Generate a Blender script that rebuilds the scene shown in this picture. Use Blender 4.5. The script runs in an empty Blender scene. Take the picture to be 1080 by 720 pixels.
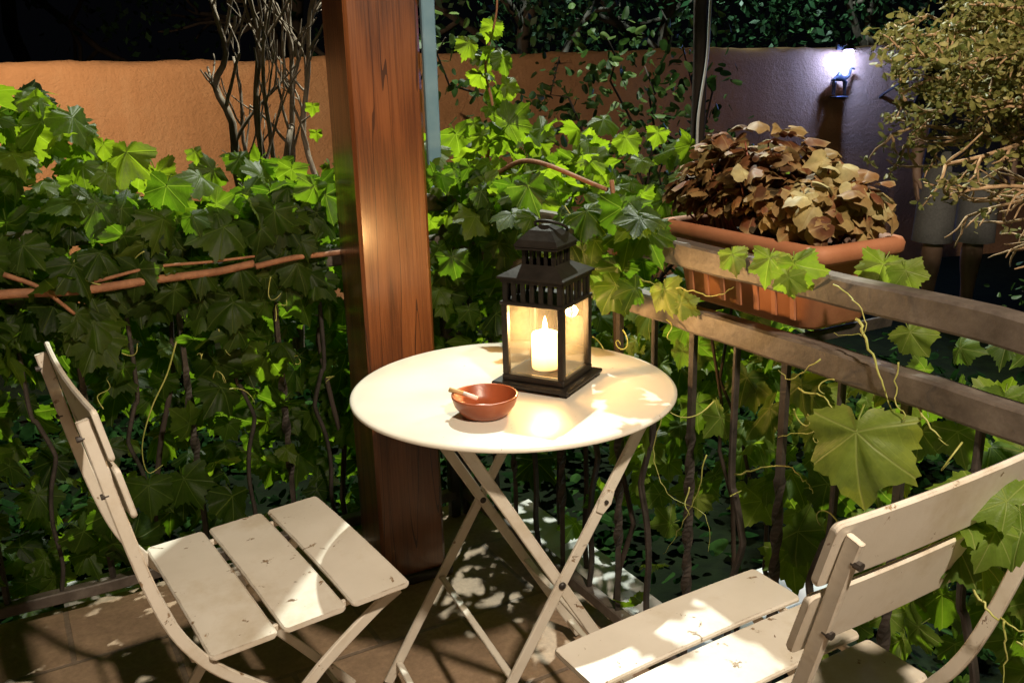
import bpy, math, random
import numpy as np
from mathutils import Vector, Matrix
random.seed(7); rng = np.random.default_rng(7)
S = bpy.context.scene
COL = S.collection
PI = math.pi

# ------------------------------------------------------------------ camera geometry (metres)
F, PITCH, ROLL, CH = 978.08, .2818, .0256, 1.2688
FW = np.array([0, math.cos(PITCH), -math.sin(PITCH)])
UP0 = np.array([0, math.sin(PITCH), math.cos(PITCH)]); RT0 = np.array([1., 0, 0])
RT = RT0*math.cos(ROLL) - UP0*math.sin(ROLL)
UP = UP0*math.cos(ROLL) + RT0*math.sin(ROLL)
CAM = np.array([0, 0, CH])
EN = np.array([.8748, .4844, 0.])      # across the right-hand railing, outwards
EB = np.array([-.4844, .8748, 0.])     # along the right-hand railing, away from the viewer
def W(a, s, z=0.):
    return EN*a + EB*s + np.array([0, 0, z])
def ray(u, v):
    return FW + RT*(u-540)/F - UP*(v-360)/F
def on(u, v, n, k):
    """survey helper: where the sight line of a reference point meets the plane n.x = k"""
    d = ray(u, v); t = (k - np.dot(n, CAM))/np.dot(n, d)
    return CAM + d*t
def onA(u, v, a): return on(u, v, EN, a)
def onS(u, v, s): return on(u, v, EB, s)
def onY(u, v, y): return on(u, v, np.array([0, 1., 0]), y)
def onZ(u, v, z): return on(u, v, np.array([0, 0, 1.]), z)

# ------------------------------------------------------------------ mesh builder
class MB:
    def __init__(self):
        self.v = []; self.f = []
    def add(self, vs, fs):
        o = len(self.v)
        self.v += [tuple(map(float, p)) for p in vs]
        self.f += [tuple(i+o for i in f) for f in fs]
        return self
    def box(self, c, size, ax=None, bev=0.):
        """box at c with full sizes; ax = three axis vectors"""
        ax = ax or (np.array([1., 0, 0]), np.array([0, 1., 0]), np.array([0, 0, 1.]))
        c = np.array(c, float); h = np.array(size, float)/2
        if bev <= 0:
            P = [c + ax[0]*h[0]*i + ax[1]*h[1]*j + ax[2]*h[2]*k for i in (-1, 1) for j in (-1, 1) for k in (-1, 1)]
            return self.add(P, [(0,1,3,2),(4,6,7,5),(0,4,5,1),(2,3,7,6),(0,2,6,4),(1,5,7,3)])
        b = min(bev, h.min()*.9); P = []; idx = {}
        for i in (-1, 1):
            for j in (-1, 1):
                for k in (-1, 1):
                    for m in range(3):
                        q = h.copy() - b; q[m] = h[m]
                        idx[(i, j, k, m)] = len(P)
                        P.append(c + ax[0]*q[0]*i + ax[1]*q[1]*j + ax[2]*q[2]*k)
        Fc = []
        for m in range(3):
            for sgn in (-1, 1):
                o = [x for x in range(3) if x != m]; loop = []
                for (p, q) in ((-1, -1), (1, -1), (1, 1), (-1, 1)):
                    t = [0, 0, 0]; t[m] = sgn; t[o[0]] = p; t[o[1]] = q
                    loop.append(idx[(*t, m)])
                Fc.append(tuple(loop))
        for m in range(3):                       # edge strips
            o = [x for x in range(3) if x != m]
            for p in (-1, 1):
                for q in (-1, 1):
                    l = []
                    for e, mm in ((-1, o[0]), (1, o[0]), (1, o[1]), (-1, o[1])):
                        t = [0, 0, 0]; t[m] = e; t[o[0]] = p; t[o[1]] = q
                        l.append(idx[(*t, mm)])
                    Fc.append(tuple(l))
        for i in (-1, 1):
            for j in (-1, 1):
                for k in (-1, 1):
                    Fc.append(tuple(idx[(i, j, k, m)] for m in range(3)))
        return self.add(P, Fc)
    def tube(self, pts, r, n=8, cap=True, flat=None, up=None):
        """tube through pts, radius number or list; flat=(w,h) gives a rectangular bar instead"""
        pts = [np.array(p, float) for p in pts]; N = len(pts)
        rr = r if hasattr(r, '__len__') else [r]*N
        T = []
        for i in range(N):
            d = pts[min(i+1, N-1)] - pts[max(i-1, 0)]
            T.append(d/(np.linalg.norm(d)+1e-9))
        u = np.array(up, float) if up is not None else (np.array([0, 0, 1.]) if abs(T[0][2]) < .9 else np.array([1., 0, 0]))
        P = []
        for i in range(N):
            u = u - T[i]*np.dot(u, T[i]); u /= np.linalg.norm(u)+1e-9
            w = np.cross(T[i], u)
            if flat:
                hw, hh = flat[0]/2, flat[1]/2; c = min(hw, hh)*.45
                sec = [(hw, hh-c), (hw-c, hh), (-hw+c, hh), (-hw, hh-c), (-hw, -hh+c), (-hw+c, -hh), (hw-c, -hh), (hw, -hh+c)]
                P += [pts[i] + w*a*rr[i] + u*b*rr[i] for a, b in sec]; n = 8
            else:
                P += [pts[i] + (u*math.cos(2*PI*k/n) + w*math.sin(2*PI*k/n))*rr[i] for k in range(n)]
        Fc = [(i*n+k, i*n+(k+1) % n, (i+1)*n+(k+1) % n, (i+1)*n+k) for i in range(N-1) for k in range(n)]
        if cap: Fc += [tuple(range(n))[::-1], tuple((N-1)*n+k for k in range(n))]
        return self.add(P, Fc)
    def lathe(self, prof, c=(0, 0, 0), n=48):
        c = np.array(c, float); P = []; m = len(prof)
        for k in range(n):
            a = 2*PI*k/n
            P += [c + np.array([r*math.cos(a), r*math.sin(a), z]) for r, z in prof]
        Fc = [(k*m+i, ((k+1) % n)*m+i, ((k+1) % n)*m+i+1, k*m+i+1) for k in range(n) for i in range(m-1)]
        return self.add(P, Fc)
    def grid(self, Pg):
        """Pg[i][j] points"""
        I, J = len(Pg), len(Pg[0])
        return self.add([p for row in Pg for p in row], [(i*J+j, i*J+j+1, (i+1)*J+j+1, (i+1)*J+j) for i in range(I-1) for j in range(J-1)])
    def build(self, name, mat, parent=None, smooth=False, bevel=0., auto=None):
        me = bpy.data.meshes.new(name); me.from_pydata(self.v, [], self.f); me.update()
        o = bpy.data.objects.new(name, me); COL.objects.link(o)
        if mat: me.materials.append(mat)
        if parent: o.parent = parent
        if smooth: me.polygons.foreach_set('use_smooth', [True]*len(me.polygons))
        import bmesh
        bm = bmesh.new(); bm.from_mesh(me)
        bmesh.ops.remove_doubles(bm, verts=bm.verts, dist=1e-6)
        bmesh.ops.recalc_face_normals(bm, faces=bm.faces); bm.to_mesh(me); bm.free()
        if bevel:
            m = o.modifiers.new('bevel', 'BEVEL'); m.width = bevel; m.segments = 2; m.limit_method = 'ANGLE'
        return o

def tag(o, label=None, cat=None, group=None, kind=None):
    if label: o['label'] = label
    if cat: o['category'] = cat
    if group: o['group'] = group
    if kind: o['kind'] = kind
    return o
def thing(name, label, cat, loc=(0, 0, 0), rz=0., group=None):
    o = bpy.data.objects.new(name, None); COL.objects.link(o)
    o.empty_display_size = .1
    o.location = loc; o.rotation_euler = (0, 0, rz)
    return tag(o, label, cat, group)
def adopt(root, o):
    """parent a world-space mesh to a thing without moving it"""
    o.parent = root
    o.matrix_parent_inverse = (Matrix.Translation(root.location) @ root.rotation_euler.to_matrix().to_4x4()).inverted()
    return o
def copy_tree(o, parent=None):
    c = o.copy(); COL.objects.link(c)
    if parent: c.parent = parent
    for ch in o.children: copy_tree(ch, c)
    return c

# ------------------------------------------------------------------ materials
class N:
    """tiny node-tree helper"""
    def __init__(self, name):
        self.m = bpy.data.materials.new(name); self.m.use_nodes = True
        self.t = self.m.node_tree; self.t.nodes.clear()
        self.out = self.t.nodes.new('ShaderNodeOutputMaterial')
    def n(self, typ, ins=None, **kw):
        x = self.t.nodes.new('ShaderNode'+typ)
        for k, v in kw.items(): setattr(x, k, v)
        for k, v in (ins or {}).items():
            if isinstance(v, bpy.types.NodeSocket): self.t.links.new(v, x.inputs[k])
            else: x.inputs[k].default_value = v
        return x
    def math(self, op, a, b=0., c=None, clamp=False):
        x = self.n('Math', operation=op, use_clamp=clamp)
        for i, v in enumerate((a, b) if c is None else (a, b, c)):
            if isinstance(v, bpy.types.NodeSocket): self.t.links.new(v, x.inputs[i])
            else: x.inputs[i].default_value = v
        return x.outputs[0]
    def ramp(self, fac, stops, interp='LINEAR'):
        x = self.n('ValToRGB', {'Fac': fac}); cr = x.color_ramp; cr.interpolation = interp
        while len(cr.elements) < len(stops): cr.elements.new(.5)
        for e, (p, c) in zip(cr.elements, stops):
            e.position = p; e.color = (*c, 1) if len(c) == 3 else c
        return x.outputs['Color']
    def mix(self, fac, a, b, blend='MIX'):
        x = self.n('Mix', data_type='RGBA', blend_type=blend)
        for k, v in ((0, fac), (6, a), (7, b)):
            if isinstance(v, bpy.types.NodeSocket): self.t.links.new(v, x.inputs[k])
            else: x.inputs[k].default_value = (*v, 1) if hasattr(v, '__len__') and len(v) == 3 else v
        return x.outputs[2]
    def coords(self, scale=(1, 1, 1), rot=(0, 0, 0)):
        tc = self.n('TexCoord')
        mp = self.n('Mapping', {'Vector': tc.outputs['Object'], 'Scale': scale, 'Rotation': rot})
        return mp.outputs[0]
    def noise(self, vec, scale, detail=5., rough=.55, dist=0.):
        return self.n('TexNoise', {'Vector': vec, 'Scale': scale, 'Detail': detail, 'Roughness': rough, 'Distortion': dist}).outputs['Fac']
    def bump(self, h, strength=.3, dist=.01):
        return self.n('Bump', {'Height': h, 'Strength': strength, 'Distance': dist}).outputs[0]
    def done(self, color, rough=.6, normal=None, metal=0., spec=.5, coat=0., sss=0., emit=None, es=0., trans=0.):
        ins = {'Base Color': color if isinstance(color, bpy.types.NodeSocket) else (*color, 1), 'Roughness': rough, 'Metallic': metal, 'Specular IOR Level': spec, 'Coat Weight': coat, 'Coat Roughness': .20, 'Coat IOR': 1.6}
        if normal is not None: ins['Normal'] = normal
        if sss: ins['Subsurface Weight'] = sss; ins['Subsurface Radius'] = (.02, .01, .005); ins['Subsurface Scale'] = 1.
        if emit: ins['Emission Color'] = (*emit, 1); ins['Emission Strength'] = es
        p = self.n('BsdfPrincipled', ins)
        o = p.outputs[0]
        if trans:
            tr = self.n('BsdfTranslucent', {'Color': color if isinstance(color, bpy.types.NodeSocket) else (*color, 1)})
            o = self.n('MixShader', {0: trans, 1: o, 2: tr.outputs[0]}).outputs[0]
        self.t.links.new(o, self.out.inputs[0])
        return self.m

def simple(name, c1, c2, scale=20., rough=.6, bump=.2, metal=0., spec=.5, stretch=(1, 1, 1), coat=0.):
    k = N(name); v = k.coords(stretch); f = k.noise(v, scale)
    col = k.ramp(f, [(.3, c1), (.7, c2)])
    return k.done(col, rough, k.bump(k.noise(v, scale*3), bump, .004), metal, spec, coat)

def paint_mat(name='chipped_cream_paint', rough=.42):
    k = N(name); v = k.coords()
    base = k.ramp(k.noise(v, 9.), [(.3, (.70, .65, .56)), (.7, (.80, .755, .67))])
    chips = k.noise(v, 34., 6., .65, .4)
    c = k.ramp(chips, [(.64, (0, 0, 0)), (.665, (1, 1, 1))])
    chip_col = k.ramp(k.noise(v, 90.), [(.35, (.17, .10, .05)), (.7, (.42, .31, .2))])
    bv = k.n('Bevel', {'Radius': .004}, samples=4).outputs[0]; ge = k.n('NewGeometry').outputs['Normal']
    dt = k.n('VectorMath', {0: bv, 1: ge}, operation='DOT_PRODUCT').outputs['Value']
    edge = k.math('MULTIPLY', k.math('SUBTRACT', 1., dt), 9., clamp=True)
    wear = k.math('MULTIPLY', edge, k.n('MapRange', {'Value': k.noise(v, 22., 6., .7), 1: .46, 2: .62}).outputs[0])
    fine = k.ramp(k.noise(k.coords((1, 1, 1), (0, 0, .6)), 6., 8., .7), [(.5, (1, 1, 1)), (.72, (.80, .74, .64))])
    col = k.mix(1., base, fine, 'MULTIPLY')
    col = k.mix(k.math('MAXIMUM', c, k.math('MULTIPLY', wear, .85)), col, chip_col)
    h = k.math('SUBTRACT', k.math('MULTIPLY', k.noise(v, 130.), .3), c)
    return k.done(col, rough, k.bump(h, .35, .002), coat=.05)
def table_mat():
    k = N('cream_table_enamel'); v = k.coords()
    base = k.ramp(k.noise(v, 6., 6.), [(.3, (.70, .65, .55)), (.7, (.79, .745, .65))])
    spots = k.ramp(k.noise(v, 60., 4., .6), [(.71, (1, 1, 1)), (.75, (.5, .38, .26))])
    col = k.mix(1., base, spots, 'MULTIPLY')
    r = k.n('MapRange', {'Value': k.noise(v, 12., 6.), 3: .24, 4: .42}).outputs[0]
    return k.done(col, r, k.bump(k.noise(v, 45.), .06, .004), coat=.1)
def wood_mat():
    k = N('varnished_pine'); v = k.coords((9, 9, .55))
    w = k.n('TexWave', {'Vector': k.coords((1, 1, .10)), 'Scale': 9., 'Distortion': 5., 'Detail': 3., 'Detail Scale': 1.6}, wave_type='RINGS', rings_direction='X').outputs['Fac']
    g = k.noise(v, 6., 8., .7, .3); fib = k.noise(k.coords((44, 44, .9)), 4., 6., .8)
    f = k.math('ADD', k.math('MULTIPLY', w, .22), k.math('ADD', k.math('MULTIPLY', g, .22), k.math('MULTIPLY', fib, .72)))
    col = k.ramp(f, [(.36, (.070, .022, .007)), (.5, (.138, .043, .0125)), (.6, (.19, .062, .018)), (.78, (.255, .09, .029))])
    line = k.math('LESS_THAN', k.noise(k.coords((70, 70, .6)), 3., 3., .6), .40)
    crack = k.math('LESS_THAN', k.math('ABSOLUTE', k.math('SUBTRACT', k.noise(k.coords((9, 9, .35)), 2., 2., .5), .5)), .006)
    col = k.mix(k.math('MULTIPLY', line, .35), col, (.07, .020, .007)); col = k.mix(k.math('MULTIPLY', crack, .8), col, (.025, .008, .004))
    return k.done(col, .36, k.bump(k.math('SUBTRACT', f, k.math('MULTIPLY', crack, .6)), .5, .003), coat=.8)
def rail_mat():
    k = N('weathered_brown_rail_paint'); v = k.coords()
    f = k.noise(k.coords((1, 1, 1)), 18., 8., .65)
    col = k.ramp(f, [(.3, (.060, .048, .040)), (.55, (.125, .103, .087)), (.75, (.20, .175, .15))])
    return k.done(col, .5, k.bump(k.noise(v, 70.), .4, .003))
def iron_mat():
    return simple('dark_wrought_iron', (.022, .019, .017), (.060, .049, .042), 30., .5, .5)
def terracotta_mat(name, a, b, rough=.7):
    k = N(name); v = k.coords()
    col = k.ramp(k.noise(v, 14., 6.), [(.3, a), (.7, b)])
    lime = k.ramp(k.noise(v, 7., 8., .7), [(.6, (0, 0, 0)), (.8, (.35, .35, .35))])
    col = k.mix(lime, col, (.52, .33, .22))
    return k.done(col, rough, k.bump(k.noise(v, 90.), .25, .002))
def wall_mat():
    k = N('ochre_stucco'); v = k.coords()
    f = k.math('ADD', k.math('MULTIPLY', k.noise(v, 1.3, 9., .7), .65), k.math('MULTIPLY', k.noise(k.coords((7, 7, .5)), 1., 6., .7), .35))
    col = k.ramp(f, [(.3, (.38, .20, .098)), (.5, (.48, .26, .135)), (.7, (.54, .33, .19))])
    return k.done(col, .9, k.bump(k.noise(v, 38., 8., .75), .8, .02), spec=.2)
def floor_mat():
    k = N('brown_stone_tiles'); rot = (0, 0, -math.atan2(EN[1], EN[0]))
    v = k.coords((1, 1, 1), rot)
    br = k.n('TexBrick', {'Vector': v, 'Color1': (.20, .145, .10, 1), 'Color2': (.235, .172, .12, 1), 'Mortar': (.145, .115, .09, 1), 'Scale': 1., 'Mortar Size': .007, 'Mortar Smooth': .3, 'Brick Width': .42, 'Row Height': .30}, offset=.5)
    n1 = k.ramp(k.noise(v, 5., 8., .7), [(.3, (1.3, 1.25, 1.2)), (.7, (2.3, 2.2, 2.1))])
    n2 = k.ramp(k.noise(v, 70., 4., .7), [(.3, (.75, .75, .75)), (.7, (1.1, 1.1, 1.1))])
    col = k.mix(1., k.mix(1., br.outputs['Color'], n1, 'MULTIPLY'), n2, 'MULTIPLY')
    h = k.math('SUBTRACT', k.math('MULTIPLY', k.noise(v, 30., 6., .7), .5), br.outputs['Fac'])
    return k.done(col, .62, k.bump(h, .5, .006))
def vine_leaf_mat(name, dark, mid, light, trans=.4, refl=.37, vein=(.26, .34, .10)):
    k = N(name)
    uv = k.n('UVMap').outputs[0]; sx = k.n('SeparateXYZ', {0: uv}); u, v = sx.outputs[0], sx.outputs[1]
    best = None
    for a in (0, 52, -52, 107, -107):
        dx, dy = math.sin(math.radians(a)), math.cos(math.radians(a))
        cr = k.math('ABSOLUTE', k.math('SUBTRACT', k.math('MULTIPLY', u, dy), k.math('MULTIPLY', v, dx)))
        dt = k.math('ADD', k.math('MULTIPLY', u, dx), k.math('MULTIPLY', v, dy))
        val = k.math('ADD', cr, k.math('LESS_THAN', dt, 0.))
        # side veins: a faint herring-bone off the main veins
        best = val if best is None else k.math('MINIMUM', best, val)
    main = k.math('SUBTRACT', 1., k.math('DIVIDE', best, .02), clamp=True)
    side = k.math('SUBTRACT', 1., k.math('DIVIDE', k.math('PINGPONG', k.math('ADD', k.math('ADD', k.math('ABSOLUTE', u), k.math('MULTIPLY', v, -1.)), k.math('MULTIPLY', best, .8)), .07), .016), clamp=True)
    vn = k.math('MAXIMUM', main, k.math('MULTIPLY', side, .14))
    rnd = k.n('Attribute', attribute_name='rnd').outputs['Fac']
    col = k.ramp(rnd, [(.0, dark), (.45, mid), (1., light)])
    mott = k.ramp(k.noise(k.coords(), 38., 5., .6), [(.3, (.72, .75, .7)), (.7, (1.15, 1.12, 1.05))])
    col = k.mix(1., col, mott, 'MULTIPLY')
    col = k.mix(k.math('MULTIPLY', vn, .5), col, vein)
    h = k.math('ADD', k.math('MULTIPLY', vn, -1.), k.math('MULTIPLY', k.noise(k.coords(), 160., 3.), .5))
    nb = k.bump(h, .35, .003)
    p = k.n('BsdfPrincipled', {'Base Color': k.mix(1., col, (refl, refl, refl), 'MULTIPLY'), 'Roughness': .48, 'Specular IOR Level': .22, 'Normal': nb})
    tr = k.n('BsdfTranslucent', {'Color': k.mix(1., col, (3.9, 4.1, 1.0), 'MULTIPLY'), 'Normal': nb})
    k.t.links.new(k.n('MixShader', {0: trans, 1: p.outputs[0], 2: tr.outputs[0]}).outputs[0], k.out.inputs[0])
    return k.m
def small_leaf_mat(name, stops, trans=.3, rough=.5, spec=.3, edge=None):
    k = N(name)
    rnd = k.n('Attribute', attribute_name='rnd').outputs['Fac']
    col = k.ramp(rnd, stops)
    if edge:
        uv = k.n('UVMap').outputs[0]; ln = k.n('VectorMath', {0: uv}, operation='LENGTH').outputs['Value']
        e = k.n('MapRange', {'Value': k.math('ADD', ln, k.math('MULTIPLY', k.noise(k.coords(), 90.), .5)), 1: .72, 2: 1.15, 3: 0., 4: .8}).outputs[0]
        col = k.mix(e, col, edge)
        sx = k.n('SeparateXYZ', {0: uv}); col = k.mix(k.math('MULTIPLY', k.math('LESS_THAN', k.math('ABSOLUTE', sx.outputs[0]), .025), .5), col, edge)
    col = k.mix(1., col, k.ramp(k.noise(k.coords(), 60.), [(.3, (.7, .7, .7)), (.7, (1.15, 1.15, 1.15))]), 'MULTIPLY')
    return k.done(col, rough, None, spec=spec, trans=trans)

M = dict(
    paint=paint_mat(), table=table_mat(), wood=wood_mat(), rail=rail_mat(), iron=iron_mat(), wall=wall_mat(), floor=floor_mat(),
    pot=terracotta_mat('orange_terracotta', (.34, .125, .055), (.43, .18, .088)),
    bowl=terracotta_mat('glazed_red_clay', (.28, .065, .022), (.36, .095, .035), .35),
    soil=simple('dark_potting_soil', (.02, .014, .01), (.05, .035, .022), 60., .95, .8),
    lantern=simple('black_lantern_metal', (.008, .0065, .005), (.022, .018, .014), 25., .5, .15, spec=.3),
    bark=simple('pale_grey_bark', (.12, .09, .06), (.40, .31, .23), 30., .85, .9, stretch=(1, 1, .3)),
    darkbark=simple('dark_bark', (.025, .018, .013), (.07, .05, .038), 20., .9, .9, stretch=(1, 1, .3)),
    twig=simple('tan_twig_bark', (.34, .21, .11), (.56, .38, .21), 40., .8, .6),
    cane=simple('red_brown_vine_cane', (.20, .085, .04), (.36, .17, .085), 30., .75, .7),
    tendril=simple('yellow_green_tendril', (.30, .34, .07), (.46, .46, .14), 30., .5, .1),
    stone=simple('pale_limestone', (.50, .50, .48), (.68, .68, .66), 9., .8, .5),
    strip=simple('pale_blue_metal', (.13, .26, .35), (.21, .35, .44), 12., .45, .15),
    cable=simple('white_plastic_cable', (.78, .80, .80), (.85, .87, .87), 30., .5, .1),
    bronze=simple('black_bronze', (.012, .012, .016), (.03, .03, .035), 40., .5, .2),
    shirt=simple('navy_cotton', (.010, .012, .030), (.018, .022, .048), 80., .9, .3),
    shorts=simple('grey_cotton', (.24, .24, .24), (.32, .32, .315), 90., .9, .3),
    skin=simple('light_skin', (.50, .31, .22), (.58, .38, .28), 30., .55, .1),
    hair=simple('brown_hair', (.02, .013, .008), (.05, .03, .018), 80., .6, .5),
    shoe=simple('dark_canvas', (.03, .03, .03), (.06, .06, .055), 60., .85, .3),
    cork=simple('tan_cigarette_filter', (.50, .30, .12), (.64, .42, .2), 200., .7, .1),
    paper=simple('white_cigarette_paper', (.74, .72, .66), (.82, .8, .75), 80., .7, .1),
    wick=simple('burnt_wick', (.01, .01, .01), (.03, .025, .02), 80., .9, .1),
    vine=vine_leaf_mat('grape_leaf', (.028, .062, .010), (.075, .135, .016), (.16, .22, .028), .42, .44),  # leaf fronts kept dark, their shade put into the reflected colour
    vine_lit=vine_leaf_mat('grape_leaf_lamplit', (.055, .105, .018), (.115, .185, .028), (.21, .26, .055), .3, .95, (.34, .38, .14)),  # same leaf brightened, the terrace lamp's light put into its colour
    box_leaf=small_leaf_mat('olive_shrub_leaf', [(0, (.11, .13, .03)), (.5, (.26, .25, .07)), (1, (.44, .38, .15))], .25),
    tree_leaf=small_leaf_mat('evergreen_leaf', [(0, (.012, .035, .014)), (.6, (.03, .08, .03)), (1, (.07, .15, .05))], .3),
    climb_leaf=small_leaf_mat('climber_leaf', [(0, (.02, .05, .012)), (.6, (.06, .13, .025)), (1, (.14, .22, .05))], .35),
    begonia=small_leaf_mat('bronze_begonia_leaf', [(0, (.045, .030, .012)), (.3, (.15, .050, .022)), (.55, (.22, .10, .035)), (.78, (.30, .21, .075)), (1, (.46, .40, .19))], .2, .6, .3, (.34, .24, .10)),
    lawn=simple('short_grass_soil', (.004, .007, .003), (.009, .016, .005), 14., .95, 1., spec=.1),
    grass=small_leaf_mat('grass_blade', [(0, (.006, .022, .005)), (.6, (.016, .055, .012)), (1, (.05, .12, .025))], .35, .85, .06),
)
def glass_mat():
    k = N('lantern_glass')
    tr = k.n('BsdfTransparent', {'Color': (.96, .93, .86, 1)}); gl = k.n('BsdfGlossy', {'Color': (1, .97, .92, 1), 'Roughness': .035})
    lw = k.n('LayerWeight', {'Blend': .25}); f = k.math('ADD', k.math('MULTIPLY', lw.outputs['Fresnel'], .55), .05)
    df = k.n('BsdfTranslucent', {'Color': (.9, .85, .75, 1)})
    a = k.n('MixShader', {0: f, 1: tr.outputs[0], 2: gl.outputs[0]})
    b = k.n('MixShader', {0: .012, 1: a.outputs[0], 2: df.outputs[0]})
    k.t.links.new(b.outputs[0], k.out.inputs[0]); return k.m
def glow_mat(name, col, strength):
    k = N(name); return k.done(col, .6, emit=col, es=strength)
M['glass'] = glass_mat()
def wax_mat():
    k = N('lit_candle_wax')
    tc = k.n('TexCoord'); z = k.n('SeparateXYZ', {0: tc.outputs['Object']}).outputs[2]
    e = k.n('MapRange', {'Value': z, 1: .0, 2: .068, 3: 1.3, 4: 11.}).outputs[0]  # wax emits more towards the top, standing in for flame light inside it
    p = k.n('BsdfPrincipled', {'Base Color': (.85, .75, .55, 1), 'Roughness': .5, 'Emission Color': (1, .66, .28, 1), 'Emission Strength': e})
    k.t.links.new(p.outputs[0], k.out.inputs[0]); return k.m
M['wax'] = wax_mat()
M['flame'] = glow_mat('candle_flame', (1, .75, .38), 60.)
M['led'] = glow_mat('violet_white_led', (.62, .55, 1.), 30.)

# ------------------------------------------------------------------ leaves
def leaf_variant(outline, fold, droop, wave, seed, petiole=.35):
    """returns verts (n,3), uv (n,2), faces; tip along +y, base at origin, face +z"""
    r_ = random.Random(seed)
    ang = [a for a, r in outline] + [-a for a, r in outline[::-1] if 0 < a < 179]
    rad = [r for a, r in outline] + [r for a, r in outline[::-1] if 0 < a < 179]
    n = len(ang); V = [(0, 0)]
    for q in (.36, .7, 1.):
        for a, r in zip(ang, rad):
            rr = r*q*(1 + r_.uniform(-.05, .05)*(q == 1.))
            V.append((rr*math.sin(math.radians(a)), rr*math.cos(math.radians(a))))
    ph = [r_.uniform(0, 6.28) for _ in range(4)]; P = []
    for x, y in V:
        r = math.hypot(x, y); t = math.atan2(x, y)
        z = -fold*(math.sqrt(x*x+.006)-.077) - droop*r*r*(1+.5*math.sin(t+ph[2])) + wave*r*math.sin(5*t+ph[0]) + wave*.8*r*r*math.sin(9*t+ph[1]) + .03*math.sin(7*x+ph[2])*math.cos(6*y+ph[3])
        P.append((x, y, z))
    Fc = [(0, 1+(i+1) % n, 1+i) for i in range(n)] + [(1+g*n+i, 1+g*n+(i+1) % n, 1+(g+1)*n+(i+1) % n, 1+(g+1)*n+i) for g in (0, 1) for i in range(n)]
    uv = list(V)
    if petiole:
        o = len(P); w = .018
        for q, (yy, zz) in enumerate(((0, -.01), (-petiole*.5, -.05), (-petiole, -.18))):
            for k in range(3):
                P.append((w*math.cos(2.09*k), yy, zz + w*math.sin(2.09*k))); uv.append((0, .2))
        Fc += [(o+q*3+k, o+q*3+(k+1) % 3, o+(q+1)*3+(k+1) % 3, o+(q+1)*3+k) for q in range(2) for k in range(3)]
    return np.array(P), np.array(uv), Fc
def grape(lobe, tooth, seed):
    r_ = random.Random(seed); out = []
    L_ = [(0, 1.), (50+r_.uniform(-4, 4), .88+r_.uniform(-.06, .06)), (104+r_.uniform(-5, 5), .72+r_.uniform(-.05, .05))]
    a = 0.
    while a < 166:
        e = max(h*math.exp(-((a-c)/(27. if c else 24.))**2) for c, h in L_)
        base = .84 - .0020*a if a < 120 else .56 - (a-120)*.0055
        r = base*(1-lobe) + lobe*max(e, base*.72)
        if a < 9: r = max(r, .98 - a*.014)
        r *= 1 + tooth*(1 if len(out) % 2 == 0 else -1)*r_.uniform(.5, 1.3)
        out.append((a, r)); a += r_.uniform(4.2, 7.)
    return [(a_, r_*1.0) for a_, r_ in out] + [(174, .14)]
GV = [leaf_variant(grape(lb*.62, .05, 60+i), f, d, w, i) for i, (lb, f, d, w) in enumerate([(.75, .10, .14, .05), (.6, .22, .22, .07), (.85, .05, .30, .06), (.7, .32, .16, .09), (.55, .15, .42, .10), (.8, -.10, .26, .07), (.65, .45, .28, .07), (.9, .12, .5, .12), (.6, -.2, .35, .10), (.75, .28, .05, .13)])]
OVAL = [(0, 1.), (8, .93), (20, .72), (35, .54), (60, .36), (90, .27), (130, .2), (165, .12)]
OV = [leaf_variant(OVAL, f, d, w, 20+i, 0) for i, (f, d, w) in enumerate([(.3, .15, .03), (.1, .3, .04), (.45, .05, .03), (.2, -.15, .05)])]
BEG = [(0, 1.), (10, .86), (22, .80), (38, .74), (55, .70), (75, .60), (95, .55), (120, .50), (150, .42), (172, .2)]
BV = [leaf_variant(BEG, f, d, w, 40+i, .3) for i, (f, d, w) in enumerate([(.25, .30, .05), (.35, .2, .06), (.15, .45, .06), (.45, .35, .05), (-.15, .45, .07)])]
DIAM = [(0, 1.), (25, .55), (70, .3), (130, .22), (170, .3)]
DV = []
for i in range(2):     # very cheap leaf for far crowns
    x = .28
    DV.append((np.array([(0, 0, 0), (x, .5, -.06-.05*i), (0, 1, -.12), (-x, .5, -.06)]), np.array([(0, 0), (x, .5), (0, 1), (-x, .5)]), [(0, 1, 2, 3)]))
def unit(v): return v/(np.linalg.norm(v)+1e-9)
FLOOD = np.array([.36, 4.9, 4.7])
def pruned(L_):
    out = []
    for l in L_:
        p = np.array(l[0]); keep = True
        for zt, x0, x1, y0, y1, pr in ((.45, -.68, -.16, 1.1, 1.8, .95), (.71, -.36, .36, 1.26, 2.0, 1.), (.45, -.02, .58, .9, 1.45, .9)):
            if p[2] > zt:
                k = (zt-FLOOD[2])/(p[2]-FLOOD[2]); h = FLOOD + (p-FLOOD)*k
                if x0 < h[0] < x1 and y0 < h[1] < y1 and rng.random() < pr: keep = False
        if keep: out.append(l)
    return out
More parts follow.
